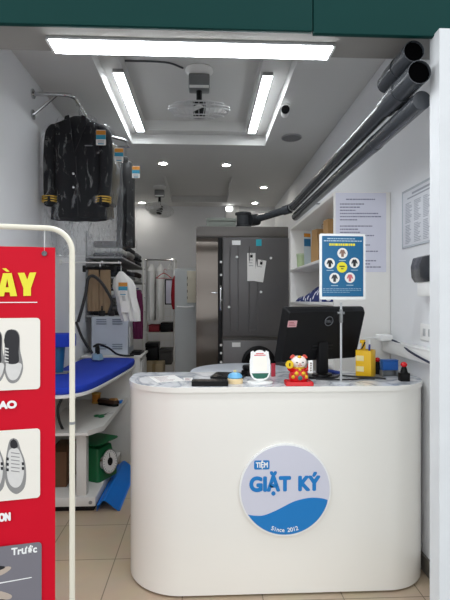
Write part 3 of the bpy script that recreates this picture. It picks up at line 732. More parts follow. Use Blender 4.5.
for s in (-1, 1):
    part(MB().prism([(0, -.006), (.09, s*.02), (.0, .006)], .004 + .003*(s > 0), .0065 + .003*(s > 0)), 'blade', chrome, sx, local=True)
    part(MB().ring((-.055, -s*.022, .008), .02, .005, 20, 6).tube([(-.036, -s*.014, .008), (0, 0, .007)], .005, 6), 'handle', green_m, sx, local=True)
solo(MB().box(-.755, -.725, 4.0, 4.06, .576, .60, .006), 'thread_box', blue_pl, 'tiny blue box at the far end of the ironing table shelf', 'box')

# scale, blue gutter piece, brown carton under the table
ks = thing('kitchen_scale', 'green mechanical dial scale on the base of the ironing table', 'scale', (-.85, 3.62, .1005), R(64))
part(MB().loft([[Vector((x*k, y*j, z)) for x, y in rrect(-.12, .12, -.115, .115, .03)] for k, j, z in ((1, 1, .0), (1, 1, .03), (.86, .82, .16), (.72, .7, .24))]), 'body', green_m, ks, local=True)
part(MB().box(-.05, .05, -.05, .05, .2405, .275, .004), 'pan_support', green_m, ks, local=True)
part(MB().loft([[Vector((x*k, y*k, z)) for x, y in rrect(-.135, .135, -.12, .12, .04)] for k, z in ((.9, .2755), (1, .283), (1, .2875))]), 'pan', green_m, ks, local=True)
Md = frame((0, -.106, .125), (1, 0, 0), (0, .16, 1))
part(MB().prism(circ(0, 0, .092), .0, .02, Md), 'dial_rim', chrome, ks, local=True)
part(MB().prism(circ(0, 0, .084), .0202, .022, Md), 'dial_face', paper_m, ks, local=True)
mk = MB()
for i in range(24):
    a = 2*PI*i/24; d = Vector((math.cos(a), math.sin(a))); n = Vector((-d.y, d.x))*.0016
    mk.prism([tuple(d*.068+n), tuple(d*.068-n), tuple(d*.08-n), tuple(d*.08+n)], .0222, .023, Md)
part(mk, 'dial_ticks', ink_m, ks, local=True)
part(MB().prism([(-.006, -.03), (.006, -.03), (.002, .065), (-.002, .065)], .024, .026, Md).prism(circ(0, 0, .03), .0222, .0238, Md), 'pointer', black_pl, ks, local=True)
gt = thing('blue_ramp', 'bright blue folded plastic gutter piece leaning on the floor by the ironing table', 'plastic panel', (-.69, 3.7, 0))
prof = [(-.745, .04), (-.715, .072), (-.70, .074), (-.61, .0005), (-.595, .0005), (-.595, .004), (-.608, .0045), (-.698, .0795), (-.717, .077), (-.75, .044)]
part(MB().prism(prof, 3.22, 4.0, Matrix(((1, 0, 0, 0), (0, 0, 1, 0), (0, 1, 0, 0), (0, 0, 0, 1)))), 'folded_sheet', blue_pl, gt)
part(MB().box(-.757, -.7545, 3.22, 4.0, .0005, .05, .0005).box(-.7544, -.742, 3.22, 4.0, .0445, .0485), 'side_lip', blue_pl, gt)
solo(MB().box(-1.16, -1.02, 3.4, 3.72, .1005, .36, .004), 'carton', brown_m, 'brown cardboard carton on the base tray behind the ironing table leg', 'box')

# ------------------------------------------------------------------ reception counter
def counter_outline(x0, x1, y0, y1, rl_, rr_, rb):
    pts = []
    for cx, cy, r, a0 in ((x1-rr_, y0+rr_, rr_, 270), (x1-rb, y1-rb, rb, 0), (x0+rb, y1-rb, rb, 90), (x0+rl_, y0+rl_, rl_, 180)):
        for k in range(15):
            a = R(a0+90*k/14); pts.append((cx+r*math.cos(a), cy+r*math.sin(a)))
    return pts
CT = 1.047
rc = thing('reception_counter', 'cream white reception counter with rounded ends and marbled top', 'counter', (.38, 2.5, 0))
part(MB().prism(counter_outline(-.412, 1.192, 2.262, 2.74, .30, .26, .05), .012, 1.022), 'body', counter_m, rc)
part(MB().prism(counter_outline(-.39, 1.16, 2.29, 2.72, .28, .24, .05), 0, .0118), 'plinth', black_pl, rc)  # black strip that draws the shadow line along the counter bottom
def marble():
    m = bpy.data.materials.new('marble_top'); m.use_nodes = True
    nt = m.node_tree; b = nt.nodes['Principled BSDF']; L = nt.links.new
    tc = nt.nodes.new('ShaderNodeTexCoord'); nz = nt.nodes.new('ShaderNodeTexNoise'); nz.inputs['Scale'].default_value = 3.2; nz.inputs['Detail'].default_value = 8; nz.inputs['Distortion'].default_value = 2.2
    rp = nt.nodes.new('ShaderNodeValToRGB'); e = rp.color_ramp.elements
    e[0].position, e[0].color = .40, lin('#f4f4f5'); e[1].position, e[1].color = .62, lin('#e9ebee')
    n = rp.color_ramp.elements.new(.5); n.color = lin('#a9aeb6'); n2 = rp.color_ramp.elements.new(.55); n2.color = lin('#d6d9de')
    L(tc.outputs['Object'], nz.inputs['Vector']); L(nz.outputs['Fac'], rp.inputs[0]); L(rp.outputs[0], b.inputs['Base Color'])
    b.inputs['Roughness'].default_value = .1
    return m
top = MB().prism(counter_outline(-.416, 1.196, 2.256, 2.745, .303, .263, .05), 1.0222, CT)
part(top, 'countertop', marble(), rc)
ed = MB(); oa = counter_outline(-.4175, 1.1975, 2.2545, 2.7465, .304, .264, .051); ob = counter_outline(-.4161, 1.1961, 2.2559, 2.7451, .303, .263, .05)
n = len(oa)
va = [[ed.bm.verts.new((x, y, z)) for x, y in o] for o, z in ((oa, 1.021), (oa, CT-.0015), (ob, CT-.0002), (ob, 1.021))]
for a, b in zip(va, va[1:]+va[:1]):
    for k in range(n): ed.bm.faces.new((a[k], a[(k+1) % n], b[(k+1) % n], b[k]))
part(ed, 'edge_band', counter_m, rc)

# round logo sign
SC = at(285.3, 490, Y=2.25); SR = .230
sg_ = thing('logo_sign', 'round blue and lilac shop logo plaque on the counter front', 'sign', (SC.x, 2.2615, SC.z))
Ms = front((SC.x, 2.2612, SC.z))
part(MB().prism(circ(0, 0, SR, n=64), 0, .012, Ms), 'rim', white_pl, sg_)
part(MB().prism(circ(0, 0, SR*.965, n=64), .0121, .0145, Ms), 'disc', mat('lilac_acrylic', '#cfcfdc', .35, var=.01), sg_)
logo_b = mat('logo_blue', '#1078bf', .4, var=.02)
wave = [(v.x, v.y) for v in smooth_path([(-.81, -.51, 0), (-.66, -.535, 0), (-.47, -.53, 0), (-.2, -.43, 0), (.15, -.26, 0), (.4, -.19, 0), (.6, -.17, 0), (.8, -.19, 0), (.92, -.225, 0)], 6)]
a1, a0 = math.atan2(-.225, .92), math.atan2(-.51, -.81)
arc = []
for k in range(1, 30):
    a = a1 + ((a0)-a1)*k/30; arc.append((.955*math.cos(a), .955*math.sin(a)))
part(MB().prism([(x*SR, y*SR) for x, y in wave+arc], .0147, .0158, Ms), 'wave', logo_b, sg_)
part(MB().prism(rrect(-.68*SR, -.345*SR, .46*SR, .655*SR, .03*SR, 4), .0147, .0158, Ms), 'name_tag', logo_b, sg_)
part(MB().text('TIỆM', .155*SR, Ms @ Matrix.Translation((-.5125*SR, .505*SR, .0164)), .0004, 0, fit=.25*SR, fat=.0012), 'lettering', white_pl, sg_)
part(MB().text('GIẶT', .42*SR, Ms @ Matrix.Translation((-.33*SR, .0*SR, .0155)), .0008, 0, fit=.86*SR, fat=.0052), 'lettering', logo_b, sg_)
part(MB().text('KÝ', .42*SR, Ms @ Matrix.Translation((.52*SR, .0*SR, .0155)), .0008, 0, fit=.44*SR, fat=.0052), 'lettering', logo_b, sg_)
sn = MB(); word = 'Since 2012'
for i, ch in enumerate(word):
    if ch == ' ': continue
    a = R(-90) + (i-4.5)*.069 - .02
    sn.text(ch, .125*SR, Ms @ Matrix.Translation((.90*SR*math.cos(a), .90*SR*math.sin(a), .0161)) @ Matrix.Rotation(a+PI/2, 4, 'Z'), .0003, .0004)
part(sn, 'lettering', white_pl, sg_)

# ------------------------------------------------------------------ on the counter
def onc(px, py): return at(px, py, Z=CT)
ph = thing('phone', 'flat black phone lying at the left front of the counter', 'phone', (.025, 2.315, CT), R(-1))
part(MB().prism(rrect(-.092, .092, -.036, .036, .01), .0005, .024), 'body', black_pl, ph, local=True)
part(MB().prism(rrect(-.085, .085, -.031, .031, .008), .0242, .026), 'screen', black_gl, ph, local=True)
bp_ = onc(235, 383)
bl = thing('call_bell', 'small blue domed call bell on a cream base on the counter', 'call bell', (bp_.x, bp_.y, CT))
part(MB().lathe([(.001, .0005), (.041, .0005), (.041, .02), (.036, .026), (.001, .026)]), 'base', mat('cream_wood', '#e9cfa0', .5), bl, local=True)
part(MB().lathe([(.001, .0262), (.033, .0262), (.039, .031), (.036, .042), (.026, .051), (.010, .056), (.001, .0565)]), 'dome', mat('sky_blue', '#6fb4e0', .3), bl, local=True)
part(MB().lathe([(.001, .057), (.008, .057), (.009, .065), (.001, .069)]), 'button', mat('bell_button', '#e8d9a0', .3), bl, local=True)
qp = onc(260, 383)
qs = thing('payment_stand', 'white oval payment card stand between the bell and the cat figurine', 'card stand', (qp.x, qp.y, CT), R(4))
part(MB().lathe([(.001, .0005), (.066, .0005), (.068, .006), (.06, .011), (.001, .012)]), 'base', white_pl, qs, local=True)
Mq = frame((0, -.008, .012), (1, 0, 0), (0, .12, 1))
cat_pts = rrect(-.054, .054, 0.0, .148, .05, 8)
part(MB().prism(cat_pts, -.004, .004, Mq).prism([(-.05, .11), (-.02, .14), (-.035, .157), (-.047, .15)], -.004, .0039, Mq).prism([(.05, .11), (.047, .15), (.035, .157), (.02, .14)], -.004, .0039, Mq).prism(
    circ(0, .138, .03, .022), -.004, .0038, Mq), 'card_plate', white_pl, qs, local=True)
part(MB().prism([(x*.9, .012+(y-.0)*.33) for x, y in ((-.038, .02), (-.02, 0), (.02, 0), (.038, .02), (.05, .085), (-.05, .085))], .0042, .005, Mq), 'green_band', mat('dark_green_print', '#0c5c4b', .4), qs, local=True)
part(MB().prism(rrect(-.036, .036, .05, .125, .006, 4), .0042, .005, Mq), 'inner_card', mat('cream_print', '#f7f4ea', .5), qs, local=True)
lnq = MB()
for i, (w, y) in enumerate(((.02, .139), (.03, .131))): lnq.prism([(-w, y), (w, y), (w, y+.004), (-w, y+.004)], .0042, .005, Mq)
part(lnq, 'red_heading', red_gl, qs, local=True)
solo(MB().box(-.013, .013, -.003, .003, .0005, .075, .002).move(Matrix.Translation((onc(271, 374).x, 2.56, CT)) @ Matrix.Rotation(.3, 4, 'Z')), 'red_marker_card', mat('pink_card', '#c93a4c', .5), 'small pinkish red card standing behind the payment stand', 'card')

# lucky cat
kp = onc(298.5, 384.5)
lc = thing('cat_figurine', 'red and gold beckoning cat figurine on a red base on the counter', 'figurine', (kp.x, kp.y, CT))
part(MB().loft([[Vector((x*k, y*k, z)) for x, y in rrect(-.07, .07, -.048, .048, .012)] for k, z in ((1, .0005), (1, .012), (.94, .02))]), 'base', red_gl, lc, local=True)
part(MB().loft([[Vector((rx*math.cos(2*PI*k/24), ry*math.sin(2*PI*k/24), z)) for k in range(24)] for rx, ry, z in ((.044, .036, .0205), (.05, .042, .035), (.048, .04, .055), (.04, .033, .075), (.028, .025, .092), (.02, .02, .1))]), 'body', red_gl, lc, local=True)
hdv = part(MB().ell((0, -.004, .116), (.042, .033, .033)), 'head', skin_w, lc, local=True)
for s in (-1, 1):
    part(MB().loft([[Vector((s*.027+ (s*.004+.014*math.cos(2*PI*k/12))*q, -.004+.008*math.sin(2*PI*k/12)*q, z)) for k in range(12)] for q, z in ((1.1, .136), (.9, .146), (.35, .154))]), 'ear', mat('ear_red', '#c8412e', .3), hdv, local=True)
    part(MB().ell((s*.015, -.0352, .118), (.0055, .003, .0025), u=10, v=6), 'eye', black_gl, hdv, local=True)
part(MB().ell((0, -.037, .111), (.004, .003, .003), u=10, v=6), 'nose', mat('nose_pink', '#d46a5e', .3), hdv, local=True)
part(MB().tube(smooth_path([(-.01, -.0355, .104), (-.005, -.0362, .101), (0, -.037, .104), (.005, -.0362, .101), (.01, -.0355, .104)], 4), .0011, 5), 'mouth', red_gl, hdv, local=True)
part(MB().ell((0, -.022, .143), (.011, .008, .009), u=12, v=8), 'crown_tuft', mat('gold_paint', '#e3b02c', .25, metal=.4), hdv, local=True)
gp_ = mat('gold_paint', '#e3b02c', .25, metal=.4)
part(MB().ring((0, -.0015, .088), .029, .0045, 28, 6), 'collar', gp_, lc, local=True)
part(MB().ell((0, -.034, .08), (.009, .008, .009), u=12, v=8), 'bell', gp_, lc, local=True)
for x, z, r in ((-.018, .062, .011), (.018, .062, .011), (-.033, .044, .010), (.033, .044, .010), (0, .04, .012)):
    yy = -.042*math.sqrt(max(0.05, 1-(x/.051)**2))
    part(MB().ell((x, yy, z), (r, .005, r), u=12, v=8), 'gold_coin_pattern', gp_ if x else mat('teal_gem', '#2d6f6a', .3), lc, local=True)
part(MB().tube(smooth_path([(-.036, -.01, .078), (-.05, -.018, .085), (-.053, -.022, .10)], 4), .012, 10), 'arm', red_gl, lc, 'red arm holding the gold coin', local=True)
part(MB().lathe([(.001, 0), (.019, 0), (.021, .004), (.019, .008), (.001, .008)], (-.053, -.034, .108), 22, Matrix.Rotation(PI/2, 4, 'X')), 'held_coin', mat('coin_yellow', '#f0c81e', .3, metal=.2), lc, local=True)
part(MB().box(-.056, -.050, -.0445, -.0425, .100, .116), 'coin_mark', black_pl, lc, local=True)
part(MB().tube(smooth_path([(.036, -.005, .075), (.05, -.01, .085), (.054, -.014, .105)], 4), .011, 10), 'arm', red_gl, lc, 'red arm behind the white plaque', local=True)
part(MB().box(.043, .067, -.036, -.030, .062, .128, .003), 'plaque', white_pl, lc, 'white plaque held by the cat', local=True)
plq = MB()
for i in range(4): plq.box(.052, .059, -.0375, -.0361, .074+.012*i, .081+.012*i)
part(plq, 'plaque_marks', mat('plaque_ink', '#6f5a50', .6), lc, local=True)

# black tablet and card reader behind the bell
tb = thing('tablet', 'black tablet lying at the back of the counter behind the bell', 'tablet', (.135, 2.57, CT), R(-14))
part(MB().prism(rrect(-.09, .09, -.09, .09, .012), .0005, .011), 'body', black_pl, tb, local=True)
part(MB().prism(rrect(-.08, .08, -.08, .08, .006), .0112, .0122), 'screen', black_gl, tb, local=True)
cr = thing('card_terminal', 'black card terminal behind the white payment stand', 'card terminal', (.285, 2.63, CT), R(35))
part(MB().loft([[Vector((x, y*k, z+.01*(x+.07)/.14)) for x, y in rrect(-.075, .075, -.034, .034, .012)] for k, z in ((1, .0005), (1, .02), (.85, .03))]).box(-.07, .0, -.03, .03, .03, .062, .012), 'body', black_pl, cr, local=True)
part(MB().box(.01, .065, -.022, .022, .0385, .0415, .001), 'keypad', mat('key_grey', '#2e2f33', .5), cr, local=True)

# loose papers at the left of the counter
for (px, py, w, d, rz, lab) in ((166, 379.5, .15, .2, .35, 'sheet of paper at the left end of the counter top'), (188, 380, .05, .10, .05, 'narrow printed slip on the counter left of the black phone')):
    p = onc(px, py)
    t = thing('paper_sheet', lab, 'paper', (p.x, p.y+.02, CT), rz, 'papers on the counter')
    part(MB().box(-w/2, w/2, -d/2, d/2, .0004, .0012), 'sheet', paper_m, t, local=True)
    ln = MB()
    for i in range(5): ln.box(-w*.35, w*.3*random.random(), -d*.36+d*.16*i, -d*.36+d*.16*i+.004, .0013, .0018)
    part(ln, 'text_lines', mat('dark_red_ink', '#8a5560', .7), t, local=True)

# monitor seen from behind
mo = thing('monitor', 'black computer monitor seen from behind on the counter', 'monitor', (.657, 2.53, CT), R(22))
part(MB().prism(circ(0, 0, .105, .075, 32), .0005, .013).prism(circ(0, 0, .06, .045, 24), .0132, .02), 'foot', black_gl, mo, local=True)
part(MB().box(-.033, .033, -.02, .016, .02, .2, .01), 'neck', black_pl, mo, local=True)
Mm = Matrix.Translation((.0, .0, .238)) @ Matrix.Rotation(R(17), 4, 'X')
sp_ = part(MB().loft([[Mm @ Vector((x*k, y, z*j)) for x, z in rrect(-.270, .270, -.158, .158, .012)] for k, j, y in ((1, 1, .028), (1, 1, .012), (.97, .96, -.004), (.94, .9, -.022))]), 'screen_housing', black_pl, mo, local=True)
part(MB().box(-.26, .26, .0285, .030, -.148, .148).move(Mm), 'screen', black_gl, mo, local=True)
Mf = Mm @ frame((.012, -.0225, .088), (1, 0, 0), (0, 0, 1))
lgm = mat('logo_silver', '#7e8186', .3, metal=.5)
part(MB().ring((0, 0, 0), .026, .0022, 32, 6).move(Mf).text('DELL', .019, Mf @ Matrix.Translation((0, -.0065, 0)), .0005, .0003, fit=.038), 'maker_emblem', lgm, sp_, local=True)
stx = Mm @ frame((-.226, -.0225, .078), (1, 0, 0), (0, 0, 1))
part(MB().prism(rrect(-.028, .028, -.018, .018, .003, 3), -.002, .002, stx), 'sticker', mat('pink_sticker', '#d9a7ab', .5), sp_, local=True)
sl_ = MB()
for i in range(3): sl_.prism([(-.022, -.009+.008*i), (.02-.006*i, -.009+.008*i), (.02-.006*i, -.006+.008*i), (-.022, -.006+.008*i)], .0021, .0026, stx)
part(sl_, 'sticker_print', mat('dull_red', '#9a3040', .6), sp_, local=True)
part(MB().box(-.07, .07, -.0262, -.0225, -.06, -.052, .001).box(-.07, .07, -.0262, -.0225, -.08, -.072, .001).move(Mm), 'vent_slats', mat('vent_dark', '#08080a', .6), sp_, local=True)

# poster stand
ps_ = onc(341, 383.5)
po = thing('poster_stand', 'slim counter stand holding a blue printed notice in a white frame', 'sign stand', (ps_.x, ps_.y, CT), R(3))
part(MB().lathe([(.001, .0005), (.045, .0005), (.046, .004), (.04, .008), (.012, .010), (.001, .011)]), 'base', mat('clear_grey', '#c9ccd0', .2), po, local=True)
part(MB().cyl((0, 0, .0105), (0, 0, .42), .0058, seg=12), 'pole', mat('satin_steel', '#c0c2c4', .3, metal=.5), po, local=True)
part(MB().box(-.018, .018, -.008, .012, .36, .372, .002).box(-.007, .007, -.011, .011, .315, .385, .003), 'clip', grey_mt, po, local=True)
k = ps_.y/F_PX
def pl(px, py): return ((px-342.8)*k, (300-py)*k + EYE - CT)
Mp = frame((.002, -.0135, 0), (1, 0, 0), (0, 0, 1))
fx0, fz0 = pl(319.2, 299.5); fx1, fz1 = pl(366.6, 233.5)
fr = part(MB().prism(rrect(fx0, fx1, fz0, fz1, .008, 4), -.004, .004, Mp), 'frame', white_pl, po, local=True)
bx0, bz0 = pl(321.6, 296.6); bx1, bz1 = pl(364.3, 235.8)
bo = part(MB().prism(rrect(bx0, bx1, bz0, bz1, .003, 3), .0042, .0052, Mp), 'notice', blue_pr, po, local=True)
def plq_(px, py): return pl(px, py)
wt = MB()
for y0, xa, xb, hh in ((238, 327, 357, .9), (240.2, 323.5, 362.5, 1.), (288.4, 322.5, 362, .35), (290, 322.5, 362, .35), (292, 322.5, 350, .35)):
    x = xa
    while x < xb-1:
        w = 1.2+2.6*random.random(); a = pl(x, y0+hh); b = pl(min(x+w, xb), y0); wt.prism([a, (b[0], a[1]), b, (a[0], b[1])], .0053, .0058, Mp); x += w+.6
for px, py in ((342.5, 260.2), (329.8, 270.2), (355, 269.8), (334.4, 285.5), (350.3, 285)):
    a = pl(px-3.6, py+.4); b = pl(px+3.6, py-.2); wt.prism([a, (b[0], a[1]), b, (a[0], b[1])], .0053, .0058, Mp)
part(wt, 'white_print', mat('pale_print', '#b9cfdb', .6), bo, local=True)
yt = MB(); x = 329
while x < 355:
    w = 1.2+2*random.random(); a = pl(x, 245.6); b = pl(min(x+w, 355.5), 243.2); yt.prism([a, (b[0], a[1]), b, (a[0], b[1])], .0053, .0058, Mp); x += w+.6
part(yt, 'yellow_heading', mat('yellow_print', '#e8dc2a', .5), bo, local=True)
part(MB().prism(circ(*pl(342.1, 267.1), 5.4*k, n=28), .0053, .0058, Mp), 'yellow_badge', mat('yellow_print', '#e8dc2a', .5), bo, local=True)
part(MB().prism([pl(339.4, 266.9), pl(344.9, 266.9), pl(344.9, 265.6), pl(339.4, 265.6)], .0059, .0063, Mp).prism([pl(341, 269.2), pl(343.6, 269.2), pl(343.6, 268), pl(341, 268)], .0059, .0063, Mp), 'badge_print', mat('badge_ink', '#5a5a10', .6), bo, local=True)
shirt = [(-.28, -.75), (.28, -.75), (.33, .1), (.55, -.25), (.72, -.05), (.4, .6), (.15, .72), (0, .6), (-.15, .72), (-.4, .6), (-.72, -.05), (-.55, -.25), (-.33, .1)]
for px, py, col in ((342.6, 253, '#8a6a5c'), (329.5, 263.3, '#191a1c'), (355, 262.6, '#1b1b22'), (334.4, 278, '#33363a'), (350.3, 277.6, '#c96870')):
    c = pl(px, py)
    d_ = part(MB().prism(circ(*c, 5.3*k, n=28), .0053, .0058, Mp), 'photo_disc', paper_m, bo, local=True)
    part(MB().prism([(c[0]+x*4.6*k, c[1]+y*5*k) for x, y in shirt], .0059, .0064, Mp), 'garment_print', mat('print_'+col[1:], col, .5, var=.25, scale=90), bo, local=True)

# pencil box, desk tools on the right
pbp = onc(367.5, 377)
pb = thing('pencil_box', 'yellow pencil box with cream labels on the counter right of the monitor', 'pencil holder', (pbp.x, pbp.y+.03, CT), R(-38))
w = .043
part(MB().box(-w, w, -w, -w+.004, .0005, .15, .001).box(-w, w, w-.004, w, .0005, .15, .001).box(-w, -w+.004, -w+.004, w-.004, .0005, .15, .001).box(w-.004, w, -w+.004, w-.004, .0005, .15, .001).box(-w+.004, w-.004, -w+.004, w-.004, .0005, .005), 'box_body', yellow_m, pb, local=True)
for z0, z1 in ((.03, .06), (.09, .12)):
    part(MB().box(-w-.0012, -w-.0002, -w*.9, w*.75, z0, z1), 'label', mat('cream_label', '#f2e3a4', .6), pb, local=True)
for z0, z1 in ((.03, .06), (.09, .12)):
    part(MB().box(-w*.9, w*.1, -w-.0012, -w-.0002, z0, z1), 'label', mat('cream_label', '#f2e3a4', .6), pb, local=True)
for dx, dy, tx, ty, m, lab in ((.012, 0, .05, .02, mat('pen_blue', '#2a3d9a', .4), 'blue pen standing at the left of the yellow pencil box'), (.024, .008, .03, -.04, mat('pen_violet', '#4a3f8a', .4), 'violet pen standing at the right of the yellow pencil box')):
    t = thing('pen', lab, 'pen', (pbp.x+dx, pbp.y+.03+dy, CT+.006), 0, 'pens in the yellow box', rot=(ty, tx, 0))
    part(MB().cyl((0, 0, .006), (0, 0, .175), .0045, seg=10), 'barrel', m, t, local=True)
    part(MB().cyl((0, 0, .1752), (0, 0, .2), .0052, .004, 10), 'cap', white_pl, t, local=True)
    part(MB().cyl((0, 0, 0), (0, 0, .0058), .001, .004, 8), 'tip', white_pl, t, local=True)
ck = thing('box_cutter', 'yellow and black box cutter standing in the yellow pencil box', 'cutter', (pbp.x-.012, pbp.y+.03, CT+.022), R(10))
part(MB().box(-.011, .011, -.006, .006, .001, .165, .004).box(-.022, .010, -.006, .006, .165, .185, .004), 'handle', yellow_m, ck, local=True)
part(MB().tube(smooth_path([(-.018, -.008, .135), (-.006, -.008, .15), (.004, -.008, .172)], 4), .004, 8), 'slider', black_pl, ck, local=True)
bpn = onc(389, 376)
hp = thing('hole_punch', 'blue box shaped desk tool on black legs beside the yellow pencil box', 'hole punch', (bpn.x, bpn.y, CT), R(4))
part(MB().box(-.046, .046, -.022, .022, .035, .088, .004), 'body', mat('tool_blue', '#1759a8', .4), hp, local=True)
part(MB().box(-.046, .046, -.024, .024, .0885, .094, .002), 'lid', mat('tool_blue', '#1759a8', .4), hp, local=True)
for s in (-1, 1): part(MB().box(s*.044-.004, s*.044+.004, -.02, .02, .0005, .0345, .001), 'leg', grey_mt, hp, local=True)
part(MB().box(-.0395, .0395, .006, .012, .0005, .0345, .001), 'rear_plate', grey_mt, hp, local=True)
def stamp(px, py, s, label, rot=0):
    p = onc(px, py)
    t = thing('rubber_stamp', label, 'stamp', (p.x, p.y, CT), 0, 'rubber stamps')
    part(MB().box(-.026*s, .026*s, -.02*s, .02*s, .0005, .045*s, .004), 'block', black_pl, t, local=True)
    part(MB().cyl((0, 0, .0452*s), (0, 0, .075*s), .02*s, .012*s, 16), 'neck', black_pl, t, local=True)
    part(MB().ell((0, 0, .088*s), (.017*s, .017*s, .0145*s)), 'knob', red_gl, t, 'glossy red ball knob', local=True)
stamp(404, 381, 1.0, 'black stamp with red ball knob at the right end of the counter')
stamp(377.5, 374, .95, 'black stamp with dark red knob between the pencil box and the blue tool')

# cables on the counter
cable([(.72, 2.60, CT+.006), (.78, 2.545, CT+.006), (.84, 2.50, CT+.006), (.93, 2.47, CT+.006), (.98, 2.43, CT+.006)], .005, 'black cable curling on the counter from the monitor to the right')
cable([(.60, 2.44, CT+.005), (.68, 2.42, CT+.005), (.80, 2.42, CT+.005), (.86, 2.45, CT+.005), (.92, 2.43, CT+.005)], .004, 'second black cable lying in front of the monitor foot')
cable([(.70, 2.66, CT+.02), (.75, 2.6, CT+.018), (.78, 2.6, CT+.012)], .009, 'short blue tipped cable end behind the poster pole', m=mat('cable_blue', '#24409a', .5))

# ------------------------------------------------------------------ white shelf unit on the right
su = thing('shelf_unit', 'tall white open shelf unit along the right wall with papers on its end', 'shelf unit', (1.01, 3.66, 0))
SX, SY0, SY1, ST = .828, 2.888, 4.40, 2.175
part(MB().box(SX, XR-.003, SY0, SY0+.02, 0, ST, .002), 'end_panel', white_lam, su, 'near end panel')
part(MB().box(SX, XR-.003, SY1-.02, SY1, 0, ST, .002), 'end_panel', white_lam, su, 'far end panel')
part(MB().box(XR-.015, XR-.003, SY0+.0205, SY1-.0205, .0, ST-.021), 'back_panel', mat('shaded_shelf_back', '#d8d2c6', .6), su)  # beige instead of white: shade inside the shelves is put into the colour
part(MB().box(SX, XR-.003, SY0+.0205, SY1-.0205, ST-.02, ST, .002), 'top_board', white_lam, su)
for z in (.12, .62, 1.05, 1.465, 1.775):
    part(MB().box(SX+.002, XR-.0155, SY0+.0205, SY1-.0205, z-.022, z, .002), 'shelf_board', white_lam, su)
nt_ = thing('notice_sheet', 'long lilac white printed notice taped to the end of the shelf unit', 'notice', (1.0, SY0, 1.7))
a, b = at(335.5, 272, Y=SY0), at(386, 193.2, Y=SY0)
part(MB().box(a.x, b.x, SY0-.0014, SY0-.0003, a.z, b.z), 'sheet', lilac_m, nt_)
ln = MB(); rows = [(346, 375, 198.8)] + [(340, 340+w, 203.5+i*3.15) for i, w in enumerate((24, 20, 16, 38, 41, 17, 0, 33, 18, 20, 34, 8, 0, 30, 22, 38, 26, 12, 36, 30, 41))]
sp2 = .0
for xa, xb, y in rows:
    x = xa
    while x < xb-.5:
        w = 1.+2.2*random.random(); p, q = at(x, y+1.1, Y=SY0-.0016), at(min(x+w, xb), y, Y=SY0-.0016); ln.box(p.x, q.x, SY0-.0019, SY0-.0015, p.z, q.z); x += w+.5
part(ln, 'text_lines', mat('faint_ink', '#7d7d92', .8), nt_)
# goods on the shelves
def bag(cx, cy, w, d, h, label, rz=0.):
    t = thing('paper_bag', label, 'paper bag', (cx, cy, 1.776), rz, 'kraft paper bags')
    rows = []
    for q, z in ((1, 0), (1, h*.5), (.96, h*.8), (.9, h)):
        rows.append([Vector((x, y*(1 if z < h*.6 else .75), z)) for x, y in ((-w/2, -d/2), (0, -d/2*(1 if z < h*.3 else .9)), (w/2, -d/2), (w/2, d/2), (-w/2, d/2))])
    part(MB().loft(rows), 'bag_body', kraft_m, t, local=True, ang=20)
    part(MB().tube(smooth_path([(-w*.2, -d*.28, h), (-w*.18, -d*.3, h+.04), (w*.18, -d*.3, h+.04), (w*.2, -d*.28, h)], 4), .003, 6), 'handle', mat('kraft_cord', '#9a774a', .8), t, local=True)
bag(.985, 3.74, .17, .12, .285, 'kraft paper bag with a blue and white tag on the shelf', R(15))
bag(.98, 3.30, .2, .13, .29, 'darker kraft paper bag nearer the notice on the shelf unit', R(5))
hg = thing('hang_card', 'blue, orange and white printed card in front of the kraft bag on the shelf', 'card', (.885, 3.87, 1.776))
Mh = frame((.875, 3.87, 1.94), (1, .25, 0), (0, .05, 1))
part(MB().prism(rrect(-.03, .035, -.163, .12, .004, 3), 0, .002, Mh), 'card', mat('pale_blue_card', '#c8d8e0', .5), hg)
part(MB().prism([(-.028, .08), (.033, .08), (.033, .112), (-.028, .112)], .0022, .003, Mh), 'orange_band', orange_m, hg)
part(MB().prism([(-.028, .0), (.033, .0), (.033, .065), (-.028, .065)], .0022, .003, Mh), 'blue_band', mat('card_blue', '#2b6f9c', .5), hg)
gj = thing('plastic_tub', 'pale green tub at the far end of the shelf with kraft bags', 'tub', (.88, 4.12, 1.776))
part(MB().lathe([(.001, .0005), (.038, .0005), (.044, .11), (.001, .11)], seg=24), 'tub_body', mat('pale_green', '#b9cba0', .5), gj, local=True)
part(MB().lathe([(.001, .1105), (.047, .1105), (.047, .125), (.001, .127)], seg=24), 'lid', mat('pale_green2', '#c9d6b6', .5), gj, local=True)
def cloth_pat():
    m = bpy.data.materials.new('blue_patterned_cloth'); m.use_nodes = True
    nt = m.node_tree; b = nt.nodes['Principled BSDF']; tc = nt.nodes.new('ShaderNodeTexCoord'); v = nt.nodes.new('ShaderNodeTexVoronoi'); v.inputs['Scale'].default_value = 17
    r = nt.nodes.new('ShaderNodeValToRGB'); r.color_ramp.interpolation = 'CONSTANT'
    r.color_ramp.elements[0].color = lin('#e6e6ee'); r.color_ramp.elements[1].color = lin('#1b2a6b'); r.color_ramp.elements[1].position = .36
    nt.links.new(tc.outputs['Object'], v.inputs['Vector']); nt.links.new(v.outputs['Distance'], r.inputs[0]); nt.links.new(r.outputs[0], b.inputs['Base Color']); b.inputs['Roughness'].default_value = .85
    return m
cm = cloth_pat()
rows = []
for i in range(13):
    q = i/12; y = 3.25+.95*q
    hgt = .035+.15*(1-q)**.8+.012*math.sin(q*14); hw = .14
    rows.append([Vector((1.0-.02*q+hw*math.cos(t_), y, 1.4665+max(0, hgt*math.sin(t_)) + (.006*math.sin(5*t_+q*9) if 0 < t_ < PI else 0)*(math.sin(t_) > .2))) for t_ in [PI*kk/14 for kk in range(15)]])
solo(MB().loft(rows), 'folded_cloth', cm, 'blue and white patterned cloth heaped on the lower open shelf', 'cloth', ang=60)

